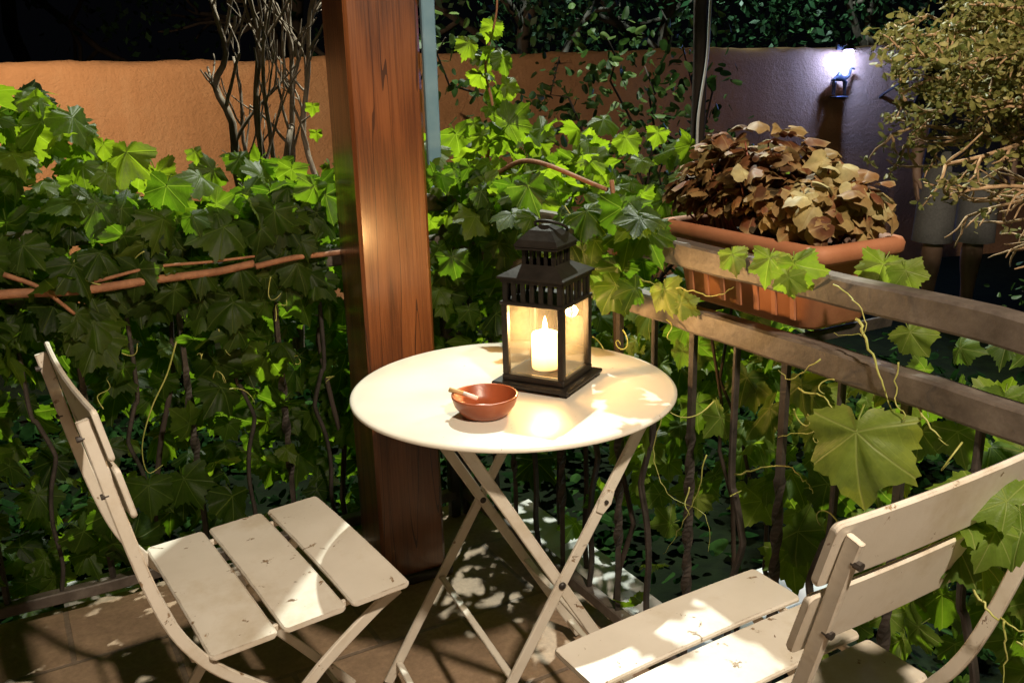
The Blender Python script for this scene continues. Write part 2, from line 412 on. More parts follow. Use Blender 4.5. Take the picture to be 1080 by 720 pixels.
def leaves(name, placed, variants, mat, parent=None):
    """placed: list of (pos, normal, tip, size, rnd) -> ONE foliage mesh"""
    VS, UVS, FS, RN, off = [], [], [], [], 0
    for (p, nr, tip, sz, rn) in placed:
        V, U, Fc = variants[random.randrange(len(variants))]
        z = unit(np.array(nr, float)); y = np.array(tip, float); y = unit(y - z*np.dot(y, z)); x = np.cross(y, z)
        VS.append(np.array(p) + sz*(V[:, :1]*x + V[:, 1:2]*y + V[:, 2:]*z)); UVS.append(U); RN.append(np.full(len(V), rn))
        FS += [tuple(i+off for i in f) for f in Fc]; off += len(V)
    VS = np.concatenate(VS); UVS = np.concatenate(UVS); RN = np.concatenate(RN)
    me = bpy.data.meshes.new(name); me.from_pydata(VS.tolist(), [], FS)
    lv = np.empty(len(me.loops), int); me.loops.foreach_get('vertex_index', lv)
    ul = me.uv_layers.new(name='UVMap'); ul.data.foreach_set('uv', UVS[lv].ravel().astype(np.float32))
    at = me.attributes.new('rnd', 'FLOAT', 'POINT'); at.data.foreach_set('value', RN.astype(np.float32))
    me.polygons.foreach_set('use_smooth', [True]*len(me.polygons)); me.update()
    me.materials.append(mat)
    o = bpy.data.objects.new(name, me); COL.objects.link(o)
    if parent: adopt(parent, o)
    return o
def rv(s=1.): return rng.normal(0, s, 3)
def wob(a, b, n, amp, seed=None):
    """a wandering path from a to b"""
    a = np.array(a, float); b = np.array(b, float); L = np.linalg.norm(b-a)
    d = np.cumsum(rng.normal(0, 1, (n+1, 3)), 0); d -= np.linspace(0, 1, n+1)[:, None]*d[-1] + (1-np.linspace(0, 1, n+1))[:, None]*d[0]
    return [a + (b-a)*i/n + d[i]*amp*L/math.sqrt(n) for i in range(n+1)]
def smooth_path(pts, k=6):
    pts = [np.array(p, float) for p in pts]; out = []
    P = [2*pts[0]-pts[1]] + pts + [2*pts[-1]-pts[-2]]
    for i in range(1, len(P)-2):
        for j in range(k):
            t = j/k
            out.append(.5*((2*P[i]) + (-P[i-1]+P[i+1])*t + (2*P[i-1]-5*P[i]+4*P[i+1]-P[i+2])*t*t + (-P[i-1]+3*P[i]-3*P[i+1]+P[i+2])*t**3))
    out.append(pts[-1]); return out
def taper(n, r0, r1): return [r0 + (r1-r0)*i/(n-1) for i in range(n)]

# ------------------------------------------------------------------ terrace, garden ground, kerb
m = MB()
Pt = [W(-3.5, -3.2), W(1.17, -3.2), W(1.17, 2.37), W(-3.5, 2.37)]
m.add(Pt + [p - np.array([0, 0, .16]) for p in Pt], [(0, 1, 2, 3), (0, 4, 5, 1), (1, 5, 6, 2), (2, 6, 7, 3), (3, 7, 4, 0)])
tag(m.build('terrace_floor', M['floor']), 'brown stone tiled terrace floor under the table and chairs', 'floor', kind='structure')
m = MB(); Gd = []
for i in range(61):
    row = []
    for j in range(61):
        x, y = -60 + 2*i, -40 + 2*j
        row.append((x, y, -.17 + (.02*math.sin(x*1.3)*math.cos(y*1.7))))
    Gd.append(row)
m.grid(Gd)
tag(m.build('garden_ground', M['lawn'], smooth=True), 'dark grassy garden ground around the terrace', 'ground', kind='structure')
# kerb of pale stone pieces outside the railing
m = MB(); s = .2
while s < 2.2:
    L = random.uniform(.26, .4)
    wk = .13
    m.box(W(1.185+wk/2, s+L/2, -.075 + random.uniform(-.008, .008)), (wk + random.uniform(-.02, .03), L-.012, .13), (EN, EB, np.array([0, 0, 1.])), .012)
    s += L
tag(m.build('kerb', M['stone']), 'pale stone kerb along the outer foot of the iron railing', 'kerb', kind='structure')
sl = MB().box((0, 0, 0), (.22, .16, .09), (EN, EB, np.array([0, 0, 1.])), .012).build('stone_slab', M['stone'])
sl.location = W(.11, 2.52, -.09)
tag(sl, 'pale stone slab lying behind the left railing beside the chair', 'stone slab')
sl2 = MB().box((0, 0, 0), (.36, .20, .09), (EN, EB, np.array([0, 0, 1.])), .012).build('stone_slab', M['stone'])
sl2.location = W(1.58, 1.545, -.075)
tag(sl2, 'white stone slab beyond the right railing beside the seat of the right chair', 'stone slab')

# ------------------------------------------------------------------ garden wall
wa, wb = np.array([-5.2, 5.2, 0]), np.array([5.4, 7.45, 0])
wd = unit(wb-wa); wn = np.array([wd[1], -wd[0], 0.])     # faces the terrace
m = MB(); L = np.linalg.norm(wb-wa); prof = [(-.0, -.3), (-.0, 1.30), (.012, 1.352), (.05, 1.385), (.11, 1.395), (.17, 1.385), (.21, 1.35), (.22, 1.30), (.22, -.3)]
rows = []
for i in range(160):
    t = L*i/159; row = []
    for (d, z) in prof:
        jit = .008*math.sin(t*3.1)+.006*math.sin(t*7.7+1) if z > 1.2 else 0
        row.append(wa + wd*t - wn*(d + rng.normal(0, .003)) + np.array([0, 0, z + jit + rng.normal(0, .0045)*(z > 1.2)]))
    rows.append(row)
m.grid(rows)
wall = m.build('garden_wall', M['wall'], smooth=True)
tag(wall, 'ochre stucco garden wall with rounded top behind the plants', 'wall')
WZ = lambda u, v: on(u, v, wn, np.dot(wn, wa))      # a point on the wall face

# ------------------------------------------------------------------ wooden post, beam, strip
PC = np.array([-.345, 2.12, 0]); PWD = .174; PA = .46; PN = np.array([math.cos(PA), math.sin(PA), 0.]); PB = np.array([-math.sin(PA), math.cos(PA), 0.])
pc = PC + PN*PWD/2 + PB*PWD/2
post = thing('wooden_post', 'thick reddish varnished timber post beside the round table', 'post', pc, PA)
m = MB(); h = PWD/2; c = .008
sec = [(h, h-c), (h-c, h), (-h+c, h), (-h, h-c), (-h, -h+c), (-h+c, -h), (h-c, -h), (h, -h+c)]
rows = []
for i in range(2):
    z = 2.45*i
    rows.append([np.array([x, y, z]) for x, y in sec + sec[:1]])
m.grid(rows); m.build('shaft', M['wood'], post)
MB().box((0, 0, .012), (PWD+.03, PWD+.03, .024), bev=.004).build('base_plate', M['iron'], post)
bm_ = MB().box((0, 0, 0), (3.6, .16, .2), bev=.008).build('roof_beam', M['wood'])
bm_.location = (*(pc + EN*.2)[:2], 2.551); bm_.rotation_euler = (0, 0, math.atan2(EN[1], EN[0]))
tag(bm_, 'horizontal timber roof beam resting on top of the post', 'beam')
st = MB().box((0, 0, 0), (.035, .016, 1.42), bev=.003).build('metal_strip', M['strip'])
_q = onS(454.5, 95, 2.15); st.location = (_q[0], _q[1], 1.705); st.rotation_euler = (0, 0, math.atan2(EN[1], EN[0]))
tag(st, 'pale blue metal strip running down the right edge of the wooden post', 'metal strip')

# ------------------------------------------------------------------ railings
RA, RS = 1.103, 2.30
Z3 = np.array([0, 0, 1.])
def twisted(base, z0, z1, w=.0115):
    m = MB(); n = 64; rows = []
    for i in range(n):
        t = i/(n-1); z = z0 + (z1-z0)*t
        mid = 1 if .22 < t < .70 else 0
        tw = (min(max(t, .22), .70)-.22)/.48*3.2*PI
        r = w*.72*(1 + (.35*abs(math.sin(tw*1.0)) if mid else 0))
        if mid: r *= 1. + .12*math.sin(tw*2)
        rows.append([base + np.array([r*math.cos(tw+PI/4+k*PI/2)*1.0, r*math.sin(tw+PI/4+k*PI/2), z]) for k in (0, 1, 2, 3, 0)])
    m.grid(rows); return m
def bent(base, z0, z1, along, sgn, w=.013):
    k = [(0, 1), (0, .66), (.012, .60), (.034, .50), (.034, .46), (.014, .36), (.006, .24), (.012, .10), (0, 0)]
    pts = smooth_path([base + along*sgn*o + Z3*(z0+(z1-z0)*t) for o, t in k], 5)
    return MB().tube(pts, 1., flat=(w, w*.75), up=along)
def railing(label, P0, P1, n, first, along):
    """P0 -> P1 at floor level"""
    r = thing('iron_railing', label, 'railing', P0, 0, 'iron railings round the terrace')
    L = np.linalg.norm(P1-P0); mid = (P0+P1)/2; nn = np.cross(along, Z3)
    for z, nm, hh, ww in ((.9395, 'top_rail', .045, .034), (.823, 'middle_rail', .046, .032), (.07, 'bottom_rail', .03, .03)):
        mm = MB(); k = 40; rows = []
        for i in range(k+1):
            c = P0 + along*L*i/k + Z3*(z + rng.normal(0, .0012)); b = .004
            rows.append([c + nn*x*ww/2 + Z3*y*hh/2 for x, y in ((1, .8), (.8, 1), (-.8, 1), (-1, .8), (-1, -.8), (-.8, -1), (.8, -1), (1, -.8), (1, .8))])
        mm.grid(rows); mm.add(rows[0][:8], [tuple(range(8))]); mm.add(rows[-1][:8], [tuple(range(8))])
        adopt(r, mm.build(nm, M['rail']))
    i = 0; d = first
    while d < L-.02:
        b = P0 + along*d
        mb = twisted(b, .085, .80) if i % 2 == 0 else bent(b, .085, .80, along, 1 if i % 4 == 1 else -1)
        adopt(r, mb.build('baluster', M['iron'], smooth=False)); d += .117; i += 1
    for q in (P0, P1):
        adopt(r, MB().box(q + Z3*.49, (.03, .03, .98), (along, nn, Z3), .004).build('newel_post', M['iron']))
    return r
P0, P1 = W(RA, -.6), W(RA, RS)
rr = railing('dark iron railing on the right carrying the terracotta planter', P0, P1, 25, (1.057+.6) % .117, EB)
rl = railing('vine covered iron railing on the left behind the wooden post', W(-1.6, RS), W(RA-.04, RS), 22, .08, EN)
for s in (1.10, 1.37):     # hanger irons that carry the planter
    adopt(rr, MB().tube([W(RA+.017, s, .815), W(RA+.06, s, .815), W(RA+.30, s, .815), W(RA+.305, s, .86)], 1., flat=(.022, .006), up=EB).build('planter_bracket', M['iron']))

# ------------------------------------------------------------------ bistro table
TX, TY = 0., 1.632
tb = thing('bistro_table', 'round cream folding bistro table holding the lit lantern', 'table', (TX, TY, 0))
MB().lathe([(0, .704), (.285, .704), (.2965, .7035), (.2985, .7020), (.3005, .7032), (.3005, .7065), (.298, .7085), (.293, .7105), (.2, .7100), (.1, .7100), (0, .7100)], n=96).build('tabletop', M['table'], tb, smooth=True)
ax_u = unit(np.array([.151, -.358, 0.])); ax_v = np.array([-ax_u[1], ax_u[0], 0.])   # pivot line / spread direction
def bar(pts, w, t, up): return MB().tube(pts, 1., flat=(w, t), up=up)
hz = .40; half = .195; k_ = .586
for (side, sgn, off) in ((1, 1, 0.), (-1, 1, 0.), (1, -1, -.012), (-1, -1, -.012)):
    u0 = ax_u*(half+off)*side
    p = lambda z, s=sgn, u=u0: u + ax_v*s*(z-hz)*k_ + Z3*z
    pts = [p(.012), p(.2), p(.40), p(.55), p(.693)]
    bar(pts, .021, .0075, ax_u).build('leg', M['paint'], tb)
for sgn, off in ((1, 0.), (-1, -.012)):
    z = .235
    a = ax_u*(half+off-.005) + ax_v*sgn*(z-hz)*k_ + Z3*z; b = -ax_u*(half+off-.005) + ax_v*sgn*(z-hz)*k_ + Z3*z
    bar([a, b], .014, .006, Z3).build('stretcher', M['paint'], tb)
    z = .055
    a = ax_u*(half+off-.005) + ax_v*sgn*(z-hz)*k_ + Z3*z; b = -ax_u*(half+off-.005) + ax_v*sgn*(z-hz)*k_ + Z3*z
    bar([a, b], .014, .006, Z3).build('stretcher', M['paint'], tb)
    z = .690
    a = ax_u*(half+off+.01) + ax_v*sgn*(z-hz)*k_ + Z3*z; b = -ax_u*(half+off+.01) + ax_v*sgn*(z-hz)*k_ + Z3*z
    bar([a, b], .018, .018, Z3).build('top_rail', M['paint'], tb)
for side in (1, -1):
    c = ax_u*(half+.006)*side + Z3*hz
    MB().tube([c - ax_u*side*.022, c, c + ax_u*side*.003], [.007, .007, .004], 12, up=Z3).build('pivot_bolt', M['iron'], tb, smooth=True)
    z = .545; c = ax_u*(half+.0055)*side + ax_v*(z-hz)*k_ + Z3*z
    d = unit(ax_v*k_ + Z3)
    MB().tube([c-d*.022, c, c+d*.022], [.6, 1., .6], flat=(.026, .006), up=ax_u).build('hinge_tab', M['paint'], tb)
    MB().tube([c + ax_u*side*.001, c + ax_u*side*.006], .004, 10, up=Z3).build('rivet', M['iron'], tb)

# ------------------------------------------------------------------ folding chairs
def slat(cx, cy, cz, wx, wy, th, tilt=0., curve=0., rc=.012):
    """plank with rounded corners, long along x; tilt about x; curve bows it along its width"""
    m = MB(); xs = []
    n = 12; P = []; out = []
    hx, hy = wx/2, wy/2
    for (sx, sy, a0) in ((1, 1, 0), (-1, 1, 90), (-1, -1, 180), (1, -1, 270)):
        for q in range(4):
            a = math.radians(a0 + 30*q); out.append((sx*(hx-rc)+rc*math.cos(a), sy*(hy-rc)+rc*math.sin(a)))
    # build as grid of columns for bending
    xsl = sorted(set([-hx+rc*(1-math.cos(q*PI/10)) for q in range(6)] + [hx-rc*(1-math.cos(q*PI/10)) for q in range(6)] + [-hx+2*hx*q/16 for q in range(1, 16)]))
    N_ = len(xsl); ct, st_ = math.cos(tilt), math.sin(tilt)
    def pos(x, y, z):
        z2 = z + curve*((x/hx)**2)
        return np.array([cx + x, cy + y*ct - z2*st_, cz + y*st_ + z2*ct])
    rows = []
    for i in range(N_):
        x = xsl[i]
        e = hx-abs(x); yy = hy - (rc - math.sqrt(max(rc*rc-(rc-e)**2, 0)) if e < rc else 0)
        b = min(.003, th*.3)
        rows.append([pos(x, sy*(yy-db), sz*th/2*ds) for sy, db, sz, ds in ((1, b, 1, 1), (1, 0, 1, .4), (1, 0, -1, .4), (1, b, -1, 1), (-1, b, -1, 1), (-1, 0, -1, .4), (-1, 0, 1, .4), (-1, b, 1, 1), (1, b, 1, 1))])
    m.grid(rows); m.add(rows[0][:8], [tuple(range(8))]); m.add(rows[-1][:8], [tuple(range(8))])
    return m
UPR = smooth_path([(-.287, .848), (-.278, .80), (-.266, .73), (-.252, .655), (-.238, .59), (-.218, .52), (-.190, .462), (-.150, .41), (-.06, .325), (.06, .19), (.20, .012)], 4)
def make_chair(label, lean=0.):
    lz = lambda y, z: y - lean*max(z-.46, 0)
    t = thing('folding_chair', label, 'chair', group='cream folding chairs at the round table')
    for i, y in enumerate((-.118, -.004, .110)):
        slat(0, y, .452 + .004*i, .405, .1045, .009, .03, -.004, .007).build('seat_slat', M['paint'], t)
    for z, y in ((.824, -.273), (.737, -.256)):
        sl_ = slat(0, lz(y, z), z, .412, .079, .008, PI/2+.19+lean, -.006, .008)
        sl_.build('back_slat', M['paint'], t)
    for sx in (-1, 1):
        MB().tube([(sx*.190, lz(y, z), z) for y, z in UPR], 1., flat=(.0080, .0185), up=(0, -.3, -1)).build('back_upright', M['paint'], t)
        MB().tube(smooth_path([(sx*.163, .158, .432), (sx*.163, .10, .40), (sx*.163, -.02, .31), (sx*.163, -.13, .17), (sx*.163, -.235, .012)], 4), 1., flat=(.008, .021), up=(0, 1, 0)).build('leg', M['paint'], t)
        MB().tube([(sx*.170, -.165, .441), (sx*.170, .165, .4455)], 1., flat=(.008, .011), up=(0, 0, 1)).build('seat_rail', M['paint'], t)
    MB().tube([(-.188, -.190, .447), (.188, -.190, .447)], .005, 8).build('cross_rod', M['paint'], t, smooth=True)
    MB().tube([(-.163, .145, .427), (.163, .145, .427)], .005, 8).build('cross_rod', M['paint'], t, smooth=True)
    MB().tube([(-.188, .13, .10), (.188, .13, .10)], .005, 8).build('cross_rod', M['paint'], t, smooth=True)
    MB().tube([(-.160, -.18, .10), (.160, -.18, .10)], .005, 8).build('cross_rod', M['paint'], t, smooth=True)
    for sx in (-1, 1):
        for z, y in ((.824, -.292), (.737, -.274)):
            MB().tube([(sx*.190, lz(y, z)+.004, z), (sx*.190, lz(y, z)-.006, z-.001)], .0045, 8).build('rivet', M['iron'], t)
    return t
ch = make_chair('cream folding chair seen from the side near the vines and wooden post')
ch.location = (-.426, 1.452, 0); ch.rotation_euler = (0, 0, -.992)
ch2 = make_chair('cream folding chair seen from behind with a vine leaf over its backrest', .09); ch2.location = (.306, 1.142, 0); ch2.rotation_euler = (0, 0, .5505)

# ------------------------------------------------------------------ lantern, candle, ashtray
LX, LY, LR = .0655, 1.652, math.atan2(1.585-1.659, .098+.036)   # front edge direction
lt = thing('lantern', 'tall black metal candle lantern glowing on the round table', 'lantern', (LX, LY, .711), LR)
A = .062      # half body
m = MB(); m.box((0, 0, .010), (.156, .156, .008), bev=.002); m.box((0, 0, .020), (.126, .126, .012), bev=.002)
for sx in (-1, 1):
    for sy in (-1, 1): m.box((sx*.066, sy*.066, .003), (.014, .014, .006))
m.build('base', M['lantern'], lt)
for sx in (-1, 1):
    for sy in (-1, 1):
        MB().box((sx*(A-.006), sy*(A-.006), .0915), (.012, .012, .131), bev=.0015).build('corner_bar', M['lantern'], lt)
for k in range(4):
    c, s_ = math.cos(k*PI/2), math.sin(k*PI/2)
    axs = (np.array([c, s_, 0]), np.array([-s_, c, 0]), Z3)
    MB().box(axs[1]*(-A+.006) + Z3*.092, (2*A-.024, .002, .126), axs).build('glass_pane', M['glass'], lt)
m = MB()
m.box((0, 0, .160), (.128, .128, .006), bev=.001)
for k in range(4):      # pierced gallery: small uprights with gaps, top and bottom bars
    c, s_ = math.cos(k*PI/2), math.sin(k*PI/2); axs = (np.array([c, s_, 0]), np.array([-s_, c, 0]), Z3)
    for q in range(7):
        x = -.054 + .018*q
        m.box(axs[0]*x + axs[1]*-.0585 + Z3*.181, (.0085, .003, .036), axs)
    m.box(axs[1]*-.0595 + Z3*.2015, (.122, .006, .007), axs)
m.build('gallery', M['lantern'], lt)
m = MB(); R_ = [(.0665, .205), (.0665, .209), (.058, .214), (.036, .226), (.033, .228)]
rows = []
for r, z in R_:
    rows.append([np.array([r*sx, r*sy, z]) for sx, sy in ((1, 1), (-1, 1), (-1, -1), (1, -1), (1, 1))])
m.grid(rows); m.add(rows[0][:4], [(0, 1, 2, 3)]); m.build('roof', M['lantern'], lt)
m = MB()
for k in range(4):
    c, s_ = math.cos(k*PI/2), math.sin(k*PI/2); axs = (np.array([c, s_, 0]), np.array([-s_, c, 0]), Z3)
    for q in range(5):
        m.box(axs[0]*(-.029 + .0145*q) + axs[1]*-.031 + Z3*.241, (.006, .003, .028), axs)
m.box((0, 0, .257), (.084, .084, .005), bev=.001)
m.build('chimney', M['lantern'], lt)
m = MB(); rows = []
for r, z in [(.043, .260), (.043, .264), (.037, .272), (.022, .288), (.008, .296), (.0005, .297)]:
    rows.append([np.array([r*sx, r*sy, z]) for sx, sy in ((1, 1), (-1, 1), (-1, -1), (1, -1), (1, 1))])
m.grid(rows); m.add(rows[0][:4], [(0, 1, 2, 3)]); m.build('cap', M['lantern'], lt)
MB().tube([(.030*math.cos(a), .022+.027*math.sin(a), .289-.014*math.sin(a)) for a in np.linspace(0, 2*PI, 40)], .0028, 8, False).build('ring_handle', M['lantern'], lt, smooth=True)

cd = thing('candle', 'glowing white pillar candle standing inside the lantern', 'candle', (LX-.004, LY, .738))
MB().lathe([(0, 0), (.024, 0), (.0255, .003), (.0255, .060), (.0250, .066), (.0225, .0685), (.0195, .0675), (.012, .0625), (0, .061)], n=40).build('wax_body', M['wax'], cd, smooth=True)
MB().tube([(0, 0, .060), (.0005, 0, .071)], .0011, 6).build('wick', M['wick'], cd)
MB().lathe([(0, .067), (.003, .070), (.0048, .076), (.004, .084), (.002, .093), (0, .100)], n=16).build('flame', M['flame'], cd, smooth=True)

bw = thing('ashtray_bowl', 'small red clay bowl used as an ashtray on the table', 'bowl', (-.049, 1.487, .7115))
MB().lathe([(0, 0), (.036, 0), (.040, .002), (.052, .018), (.0565, .033), (.0565, .0355), (.0540, .0360), (.0525, .034), (.046, .016), (.036, .007), (0, .006)], n=56).build('bowl_body', M['bowl'], bw, smooth=True)
cg = thing('cigarette', 'cigarette end resting over the rim of the clay bowl', 'cigarette', (-.049, 1.487, .7115))
pa, pb, pcg = np.array([-.060, .010, .0415]), np.array([-.036, .002, .0385-.002]), np.array([-.012, -.006, .030])
MB().tube([pa, pb], .0042, 12).build('filter', M['cork'], cg, smooth=True)
MB().tube([pb+(pcg-pb)*.01, pcg], [.0041, .0036], 12).build('paper_tube', M['paper'], cg, smooth=True)

# ------------------------------------------------------------------ planter and begonia
pl = thing('planter_box', 'rectangular orange terracotta planter hung outside the railing', 'planter', W(1.240, 1.240, .836), math.atan2(EB[1], EB[0]))
def ring(lx, ly, z, rc=.025, n=5):
    out = []
    for sx, sy, a0 in ((1, 1, 0), (-1, 1, 90), (-1, -1, 180), (1, -1, 270)):
        for q in range(n):
            a = math.radians(a0 + 90*q/(n-1)); out.append(np.array([sx*(lx-rc)+rc*math.cos(a), sy*(ly-rc)+rc*math.sin(a), z]))
    return out + out[:1]
m = MB()
m.grid([ring(.005, .005, 0, .004), ring(.160, .068, 0), ring(.165, .073, .006), ring(.183, .085, .112), ring(.186, .087, .118), ring(.205, .102, .120), ring(.212, .108, .127), ring(.213, .109, .141), ring(.209, .105, .1495), ring(.200, .096, .152), ring(.190, .087, .150), ring(.185, .082, .143), ring(.178, .076, .11), ring(.005, .005, .11, .004)])
m.build('planter_shell', M['pot'], pl, smooth=True)
for i in range(7):          # moulded ribs on the long faces
    x = -.132 + .044*i
    for sy in (-1, 1):
        MB().tube([(x, sy*.0745, .015), (x, sy*.0845, .108)], 1., flat=(.012, .005), up=(0, sy, 0)).build('rib', M['pot'], pl)
MB().grid([ring(.005, .005, .128, .004), ring(.1815, .0800, .122)]).build('soil', M['soil'], pl)
bg = thing('begonia_plant', 'bushy plant with bronze brown leaves growing in the terracotta planter', 'plant', W(1.235, 1.228, .945))
Lf = []; stm = MB()
for i in range(760):
    t = rng.uniform(-1, 1); q = rng.uniform(-1, 1)
    x = t*.20; y = q*.10
    top = .165 - .07*max(0, -t) if t < 0 else .165*(1-.25*t**3)
    if -.5 < t < -.28: top -= .05
    top *= (1-.45*q*q)*(1 + .18*math.sin(t*9+q*5))
    hgt = top*rng.uniform(.05, 1.)**.6
    g_ = 1 + .22*hgt/.2
    p = W(1.240 + y*.82*g_, 1.240 + x*.93*g_, .985 + hgt)
    out = unit(p - W(1.240, 1.240, .97))
    nr = unit(out*.7 + Z3*.5 + rv(.38))
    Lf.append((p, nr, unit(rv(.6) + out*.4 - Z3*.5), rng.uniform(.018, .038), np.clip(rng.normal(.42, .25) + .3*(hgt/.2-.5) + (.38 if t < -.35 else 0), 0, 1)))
    if i % 16 == 0: stm.tube(wob(W(1.24+y*.5, 1.24+x*.7, .96), p, 5, .06), taper(6, .003, .0015), 6)
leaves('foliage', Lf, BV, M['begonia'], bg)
adopt(bg, stm.build('stem', simple('begonia_stem', (.20, .05, .03), (.3, .1, .05), 30., .5, .1), smooth=True))

# ------------------------------------------------------------------ vines
def vine(label, base):
    return thing('grapevine', label, 'grapevine', base, 0, 'grapevines on the railings')
def tendrils(parent, starts, n=None):
    for p in starts:
        p = np.array(p); d = unit(rv() + np.array([0, 0, -.4])); pts = [p]; L = rng.uniform(.05, .13); ax = unit(rv())
        curl = rng.uniform(2, 9)
        for i in range(16):
            t = i/15; R = Matrix.Rotation(curl*.06*(.3+t*1.5), 3, Vector(ax)); d = np.array(R @ Vector(d)); pts.append(pts[-1] + d*L/16)
        adopt(parent, MB().tube(pts, taper(17, .0016, .0007), 5).build('tendril', M['tendril'], smooth=True))
# --- left vine
v1 = vine('dense dark grapevine covering the left railing behind the side-on chair', W(.3, 2.45, -.15))
Lf = []
def top_left(a):      # crown height along the railing
    return np.interp(a, [-.5, 0, .12, .22, .36, .5, .62, .75, .95, 1.1], [1.32, 1.27, 1.26, 1.19, 1.05, 1.05, 1.08, 1.02, 1.02, 1.05])
for i in range(900):
    a = rng.uniform(-.55, 1.05); tp = top_left(a)
    z = -.12 + (tp+.12)*rng.uniform(0, 1)**.85
    s_ = rng.choice([rng.uniform(2.20, 2.28), rng.uniform(2.31, 2.5), rng.uniform(2.45, 2.85)], p=[.22, .43, .35])
    if a > .62 and s_ < 2.3: continue
    if z < .15 and s_ < 2.32: continue
    nr = unit(-EB*rng.uniform(.2, 1.1) + Z3*rng.uniform(-.1, .9) + rv(.45))
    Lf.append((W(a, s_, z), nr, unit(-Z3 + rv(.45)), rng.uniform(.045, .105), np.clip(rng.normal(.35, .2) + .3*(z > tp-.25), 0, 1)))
for i in range(150):     # leaves hanging over the rails
    a = rng.uniform(-.4, .68); z = rng.uniform(.72, 1.02)
    Lf.append((W(a, rng.uniform(2.2, 2.27), z), unit(-EB + Z3*rng.uniform(0, .6) + rv(.35)), unit(-Z3 + rv(.4)), rng.uniform(.05, .095), np.clip(rng.normal(.3, .15), 0, 1)))
for i in range(70):      # small lighter leaves on top, left
    a = rng.uniform(-.2, .30); z = top_left(a) - rng.uniform(0, .22)
    Lf.append((W(a, rng.uniform(2.25, 2.6), z), unit(-EB*.5 + Z3*.6 + rv(.4)), unit(-Z3*.6 + rv(.6)), rng.uniform(.04, .07), rng.uniform(.55, 1)))
for (u, v, sz) in ((330, 112, .03), (334, 140, .028), (205, 160, .035)):
    Lf.append((onS(u, v, 2.45), unit(-EB + rv(.2)), unit(-Z3+rv(.2)), sz, .9))
for i in range(34):      # beside the post, over the rail ends
    u, v = rng.uniform(272, 352), rng.uniform(190, 300)
    Lf.append((onS(u, v, rng.uniform(2.19, 2.26)), unit(-EB + Z3*rng.uniform(0, .7) + rv(.35)), unit(-Z3 + rv(.4)), rng.uniform(.045, .08), np.clip(rng.normal(.3, .15), 0, 1)))
leaves('foliage', pruned(Lf), GV, M['vine'], v1)
for pts, r0, r1 in (([(-60, 322), (0, 314), (90, 306), (160, 296), (225, 287), (270, 278)], .011, .009), ([(268, 278), (310, 270), (352, 265), (400, 262)], .0075, .006),
                    ([(8, 288), (40, 304), (75, 330)], .006, .004), ([(100, 300), (160, 280), (220, 276), (270, 272)], .004, .003)):
    P = smooth_path([onS(u, v, 2.2) + rv(.004) for u, v in pts], 5)
    adopt(v1, MB().tube(P, taper(len(P), r0, r1), 8).build('cane', M['cane'], smooth=True))
for a in (.2, .75):
    P = wob(W(a, 2.42, -.17), W(a+rng.uniform(-.2, .2), 2.4, 1.0), 8, .05)
    adopt(v1, MB().tube(P, taper(9, .009, .005), 8).build('cane', M['darkbark'], smooth=True))
P = smooth_path([onS(u, v, 2.18) for u, v in ((186, 360), (176, 395), (160, 430), (150, 470), (156, 498), (172, 490))], 5)
adopt(v1, MB().tube(P, taper(len(P), .0022, .001), 5).build('tendril', M['tendril'], smooth=True))
tendrils(v1, [W(rng.uniform(0, .7), 2.2, rng.uniform(.5, .95)) for _ in range(12)])
# --- middle vine behind the lantern
v2 = vine('bright green grapevine climbing the railing corner behind the lantern', W(1.15, 2.1, -.15))
Lf = []
for i in range(620):
    a = rng.uniform(.98, 1.55); s_ = rng.uniform(1.42, 2.6)
    tp = np.interp(s_, [1.4, 1.6, 1.9, 2.2, 2.6], [.95, 1.06, 1.16, 1.14, 1.1])
    z = -.1 + (tp+.1)*rng.uniform(0, 1)**.6
    if (a < 1.08 and z < .55) or (z < .5 and s_ < 2.35 and rng.random() < .8): continue
    nr = unit(-EB*rng.uniform(0, .9) - EN*rng.uniform(0, .6) + Z3*rng.uniform(0, 1.) + rv(.45))
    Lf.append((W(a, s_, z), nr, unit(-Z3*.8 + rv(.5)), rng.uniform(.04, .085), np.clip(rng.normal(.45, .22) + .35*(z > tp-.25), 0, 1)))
shoot = smooth_path([onA(u, v, 1.2) for u, v in ((520, 250), (512, 190), (520, 120), (512, 70), (524, 10), (520, -40))], 6)
for q in range(8, len(shoot), 1):
    for k in range(1):
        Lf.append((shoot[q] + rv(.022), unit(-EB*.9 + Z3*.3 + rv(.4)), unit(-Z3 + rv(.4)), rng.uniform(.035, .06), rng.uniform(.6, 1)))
# fan of leaves across the middle, the back lamp's glow put into brighter tones
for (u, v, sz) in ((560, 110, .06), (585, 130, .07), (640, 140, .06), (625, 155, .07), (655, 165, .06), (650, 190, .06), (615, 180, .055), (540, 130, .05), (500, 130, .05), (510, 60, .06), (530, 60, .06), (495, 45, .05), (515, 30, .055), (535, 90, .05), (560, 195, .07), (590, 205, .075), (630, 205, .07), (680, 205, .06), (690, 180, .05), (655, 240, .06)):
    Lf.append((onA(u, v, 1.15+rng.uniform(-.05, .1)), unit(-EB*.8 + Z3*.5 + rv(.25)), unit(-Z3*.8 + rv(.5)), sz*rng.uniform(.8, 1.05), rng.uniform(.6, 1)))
Lx = []
for i in range(85):      # leaves over the end of the right railing, dimness put into darker tones
    u = rng.uniform(500, 690); v = np.interp(u, [500, 690], [215, 262]) + rng.uniform(-35, 55)
    Lx.append((onA(u, v, rng.uniform(1.0, 1.08)), unit(-EN*.6 - EB*.5 + Z3*rng.uniform(.1, .9) + rv(.35)), unit(-Z3 + rv(.5)), rng.uniform(.04, .08), np.clip(rng.normal(.3, .15), 0, 1)))
